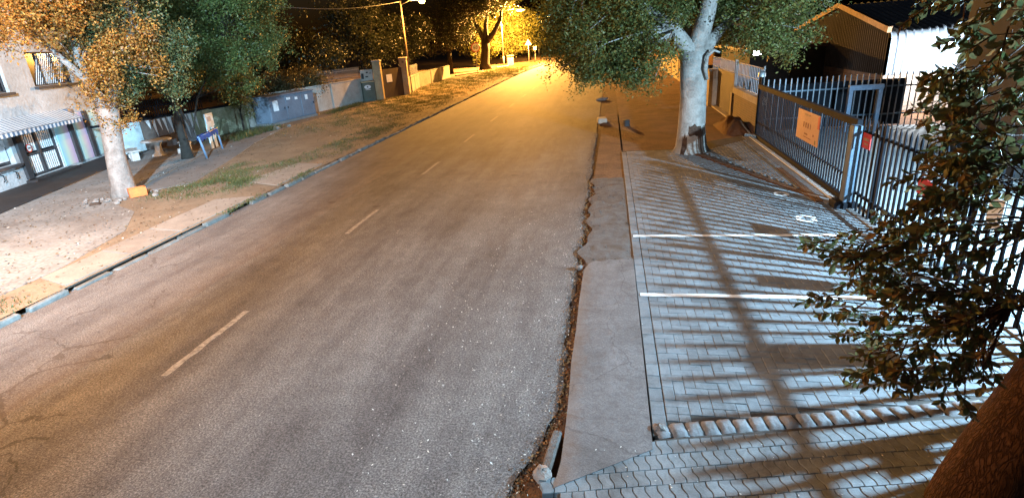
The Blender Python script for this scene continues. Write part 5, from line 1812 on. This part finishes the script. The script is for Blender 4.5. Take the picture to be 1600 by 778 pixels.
# petals and leaf litter
def litter(name, label, specs, matname='litter'):
    out = []
    for (x0, x1, y0, y1, n_, z, s0, s1, pw) in specs:
        u = rng.random(n_) ** pw
        x = x1 - (x1 - x0) * u
        y = rng.uniform(y0, y1, n_)
        c = np.stack([x, y, np.full(n_, z)], 1)
        a = rng.uniform(0, 2 * np.pi, n_)
        L = rng.uniform(s0, s1, (n_, 1))
        d = np.stack([np.cos(a), np.sin(a), rng.uniform(0, 0.5, n_)], 1) * L
        s = np.stack([-np.sin(a), np.cos(a), rng.uniform(0, 0.4, n_)], 1) * L * rng.uniform(0.3, 0.7, (n_, 1))
        out.append(np.stack([c - d, c - s * 0.8, c + d, c + s], 1))
    return tag(quads(name, np.concatenate(out), matname), label, 'litter', None, 'stuff')


litter('petal_litter', 'pale petals and leaf bits scattered along the right road edge and paving',
       [(-2.8, -0.55, 3.8, 13.0, 900, 0.008, 0.006, 0.018, 1.7), (-5.0, -0.6, 4.0, 22.0, 260, 0.008, 0.006, 0.015, 1.0), (-0.45, 0.45, 4.3, 9.5, 110, 0.052, 0.005, 0.013, 1.0), (0.45, 4.8, 5.0, 19.0, 330, 0.062, 0.005, 0.012, 1.0),
        (-0.2, 3.2, 4.1, 4.9, 60, 0.062, 0.006, 0.014, 1.0), (-9.5, -5.0, 4.5, 14.0, 16, 0.008, 0.008, 0.016, 1.0), (-19.0, -11.5, 7.0, 19.0, 260, 0.125, 0.01, 0.045, 1.0), (-19.0, -11.0, 24.0, 34.0, 120, 0.12, 0.02, 0.07, 1.0)])
mat('dead_leaf', (0.42, 0.20, 0.07), (0.22, 0.09, 0.03), 3, 3, 0.8, 0.0, island=0.7)
out = []
n_ = 1500
yy = rng.uniform(3.9, 16.0, n_)
xx = np.array([redge(float(v)) for v in yy]) + rng.normal(0.05, 0.045, n_)
c = np.stack([xx, yy, rng.uniform(-0.01, 0.02, n_)], 1)
d = rng.normal(0, 1, (n_, 3)) * np.array([1, 1, 0.5])
d /= np.linalg.norm(d, axis=1, keepdims=True)
s = np.cross(d, rng.normal(0, 1, (n_, 3)))
s /= np.linalg.norm(s, axis=1, keepdims=True)
L = rng.uniform(0.010, 0.026, (n_, 1))
tag(quads('gutter_leaves', np.stack([c - d * L, c - s * L * 0.5, c + d * L, c + s * L * 0.5], 1), 'dead_leaf'), 'brown dead leaves filling the right gutter', 'leaf litter', None, 'stuff')
# broken asphalt crumbs along the edge and on the broken apron
cr_ = MB()
for k in range(330):
    y = random.uniform(3.9, 15.5)
    on = y > 9.5 and random.random() < 0.65
    x = redge(y) + (random.uniform(0.05, 0.95) if on else random.gauss(-0.02, 0.04))
    s_ = random.uniform(0.005, 0.024) if on else random.uniform(0.004, 0.012)
    cr_.bevel_box((x, y, 0.012 + (0.03 if on else 0)), (s_ * 2, s_ * 1.5, s_ * 1.4), s_ * 0.4, random.uniform(0, 3))
tag(cr_.build('gravel_crumbs', 'concrete_rough'), 'grey crumbs of broken asphalt along the right road edge', 'gravel', None, 'stuff')

# grit and soil crumbs where the asphalt breaks up, and brown leaf bits on the left verge
n_ = 3200
yy = rng.uniform(3.8, 24.0, n_)
xx = np.array([redge(float(v)) for v in yy]) - np.abs(rng.normal(0, 0.13, n_)) + 0.05
c = np.stack([xx, yy, np.full(n_, 0.005)], 1)
a = rng.uniform(0, 2 * np.pi, n_)
L = rng.uniform(0.004, 0.013, (n_, 1))
d = np.stack([np.cos(a), np.sin(a), rng.uniform(0, 0.8, n_)], 1) * L
s_ = np.stack([-np.sin(a), np.cos(a), rng.uniform(0, 0.8, n_)], 1) * L * 0.7
mat('grit', (0.16, 0.10, 0.065), (0.09, 0.06, 0.045), 3, 3, 0.9, 0.0, island=0.6)
tag(quads('road_grit', np.stack([c - d, c - s_, c + d, c + s_], 1), 'grit'), 'brown grit washed along the crumbling right road edge', 'grit', None, 'stuff')
n_ = 5200
yy = rng.uniform(6.0, 44.0, n_)
xx = -10.5 - rng.random(n_) ** 1.2 * 8.5
c = np.stack([xx, yy, np.full(n_, 0.125)], 1)
a = rng.uniform(0, 2 * np.pi, n_)
L = rng.uniform(0.012, 0.045, (n_, 1))
d = np.stack([np.cos(a), np.sin(a), rng.uniform(0, 0.5, n_)], 1) * L
s_ = np.stack([-np.sin(a), np.cos(a), rng.uniform(0, 0.5, n_)], 1) * L * 0.6
mat('verge_leaf', (0.20, 0.13, 0.07), (0.09, 0.06, 0.035), 3, 3, 0.9, 0.0, island=0.8)
tag(quads('verge_litter', np.stack([c - d, c - s_, c + d, c + s_], 1), 'verge_leaf'), 'dry leaf bits scattered over the left verge', 'leaf litter', None, 'stuff')
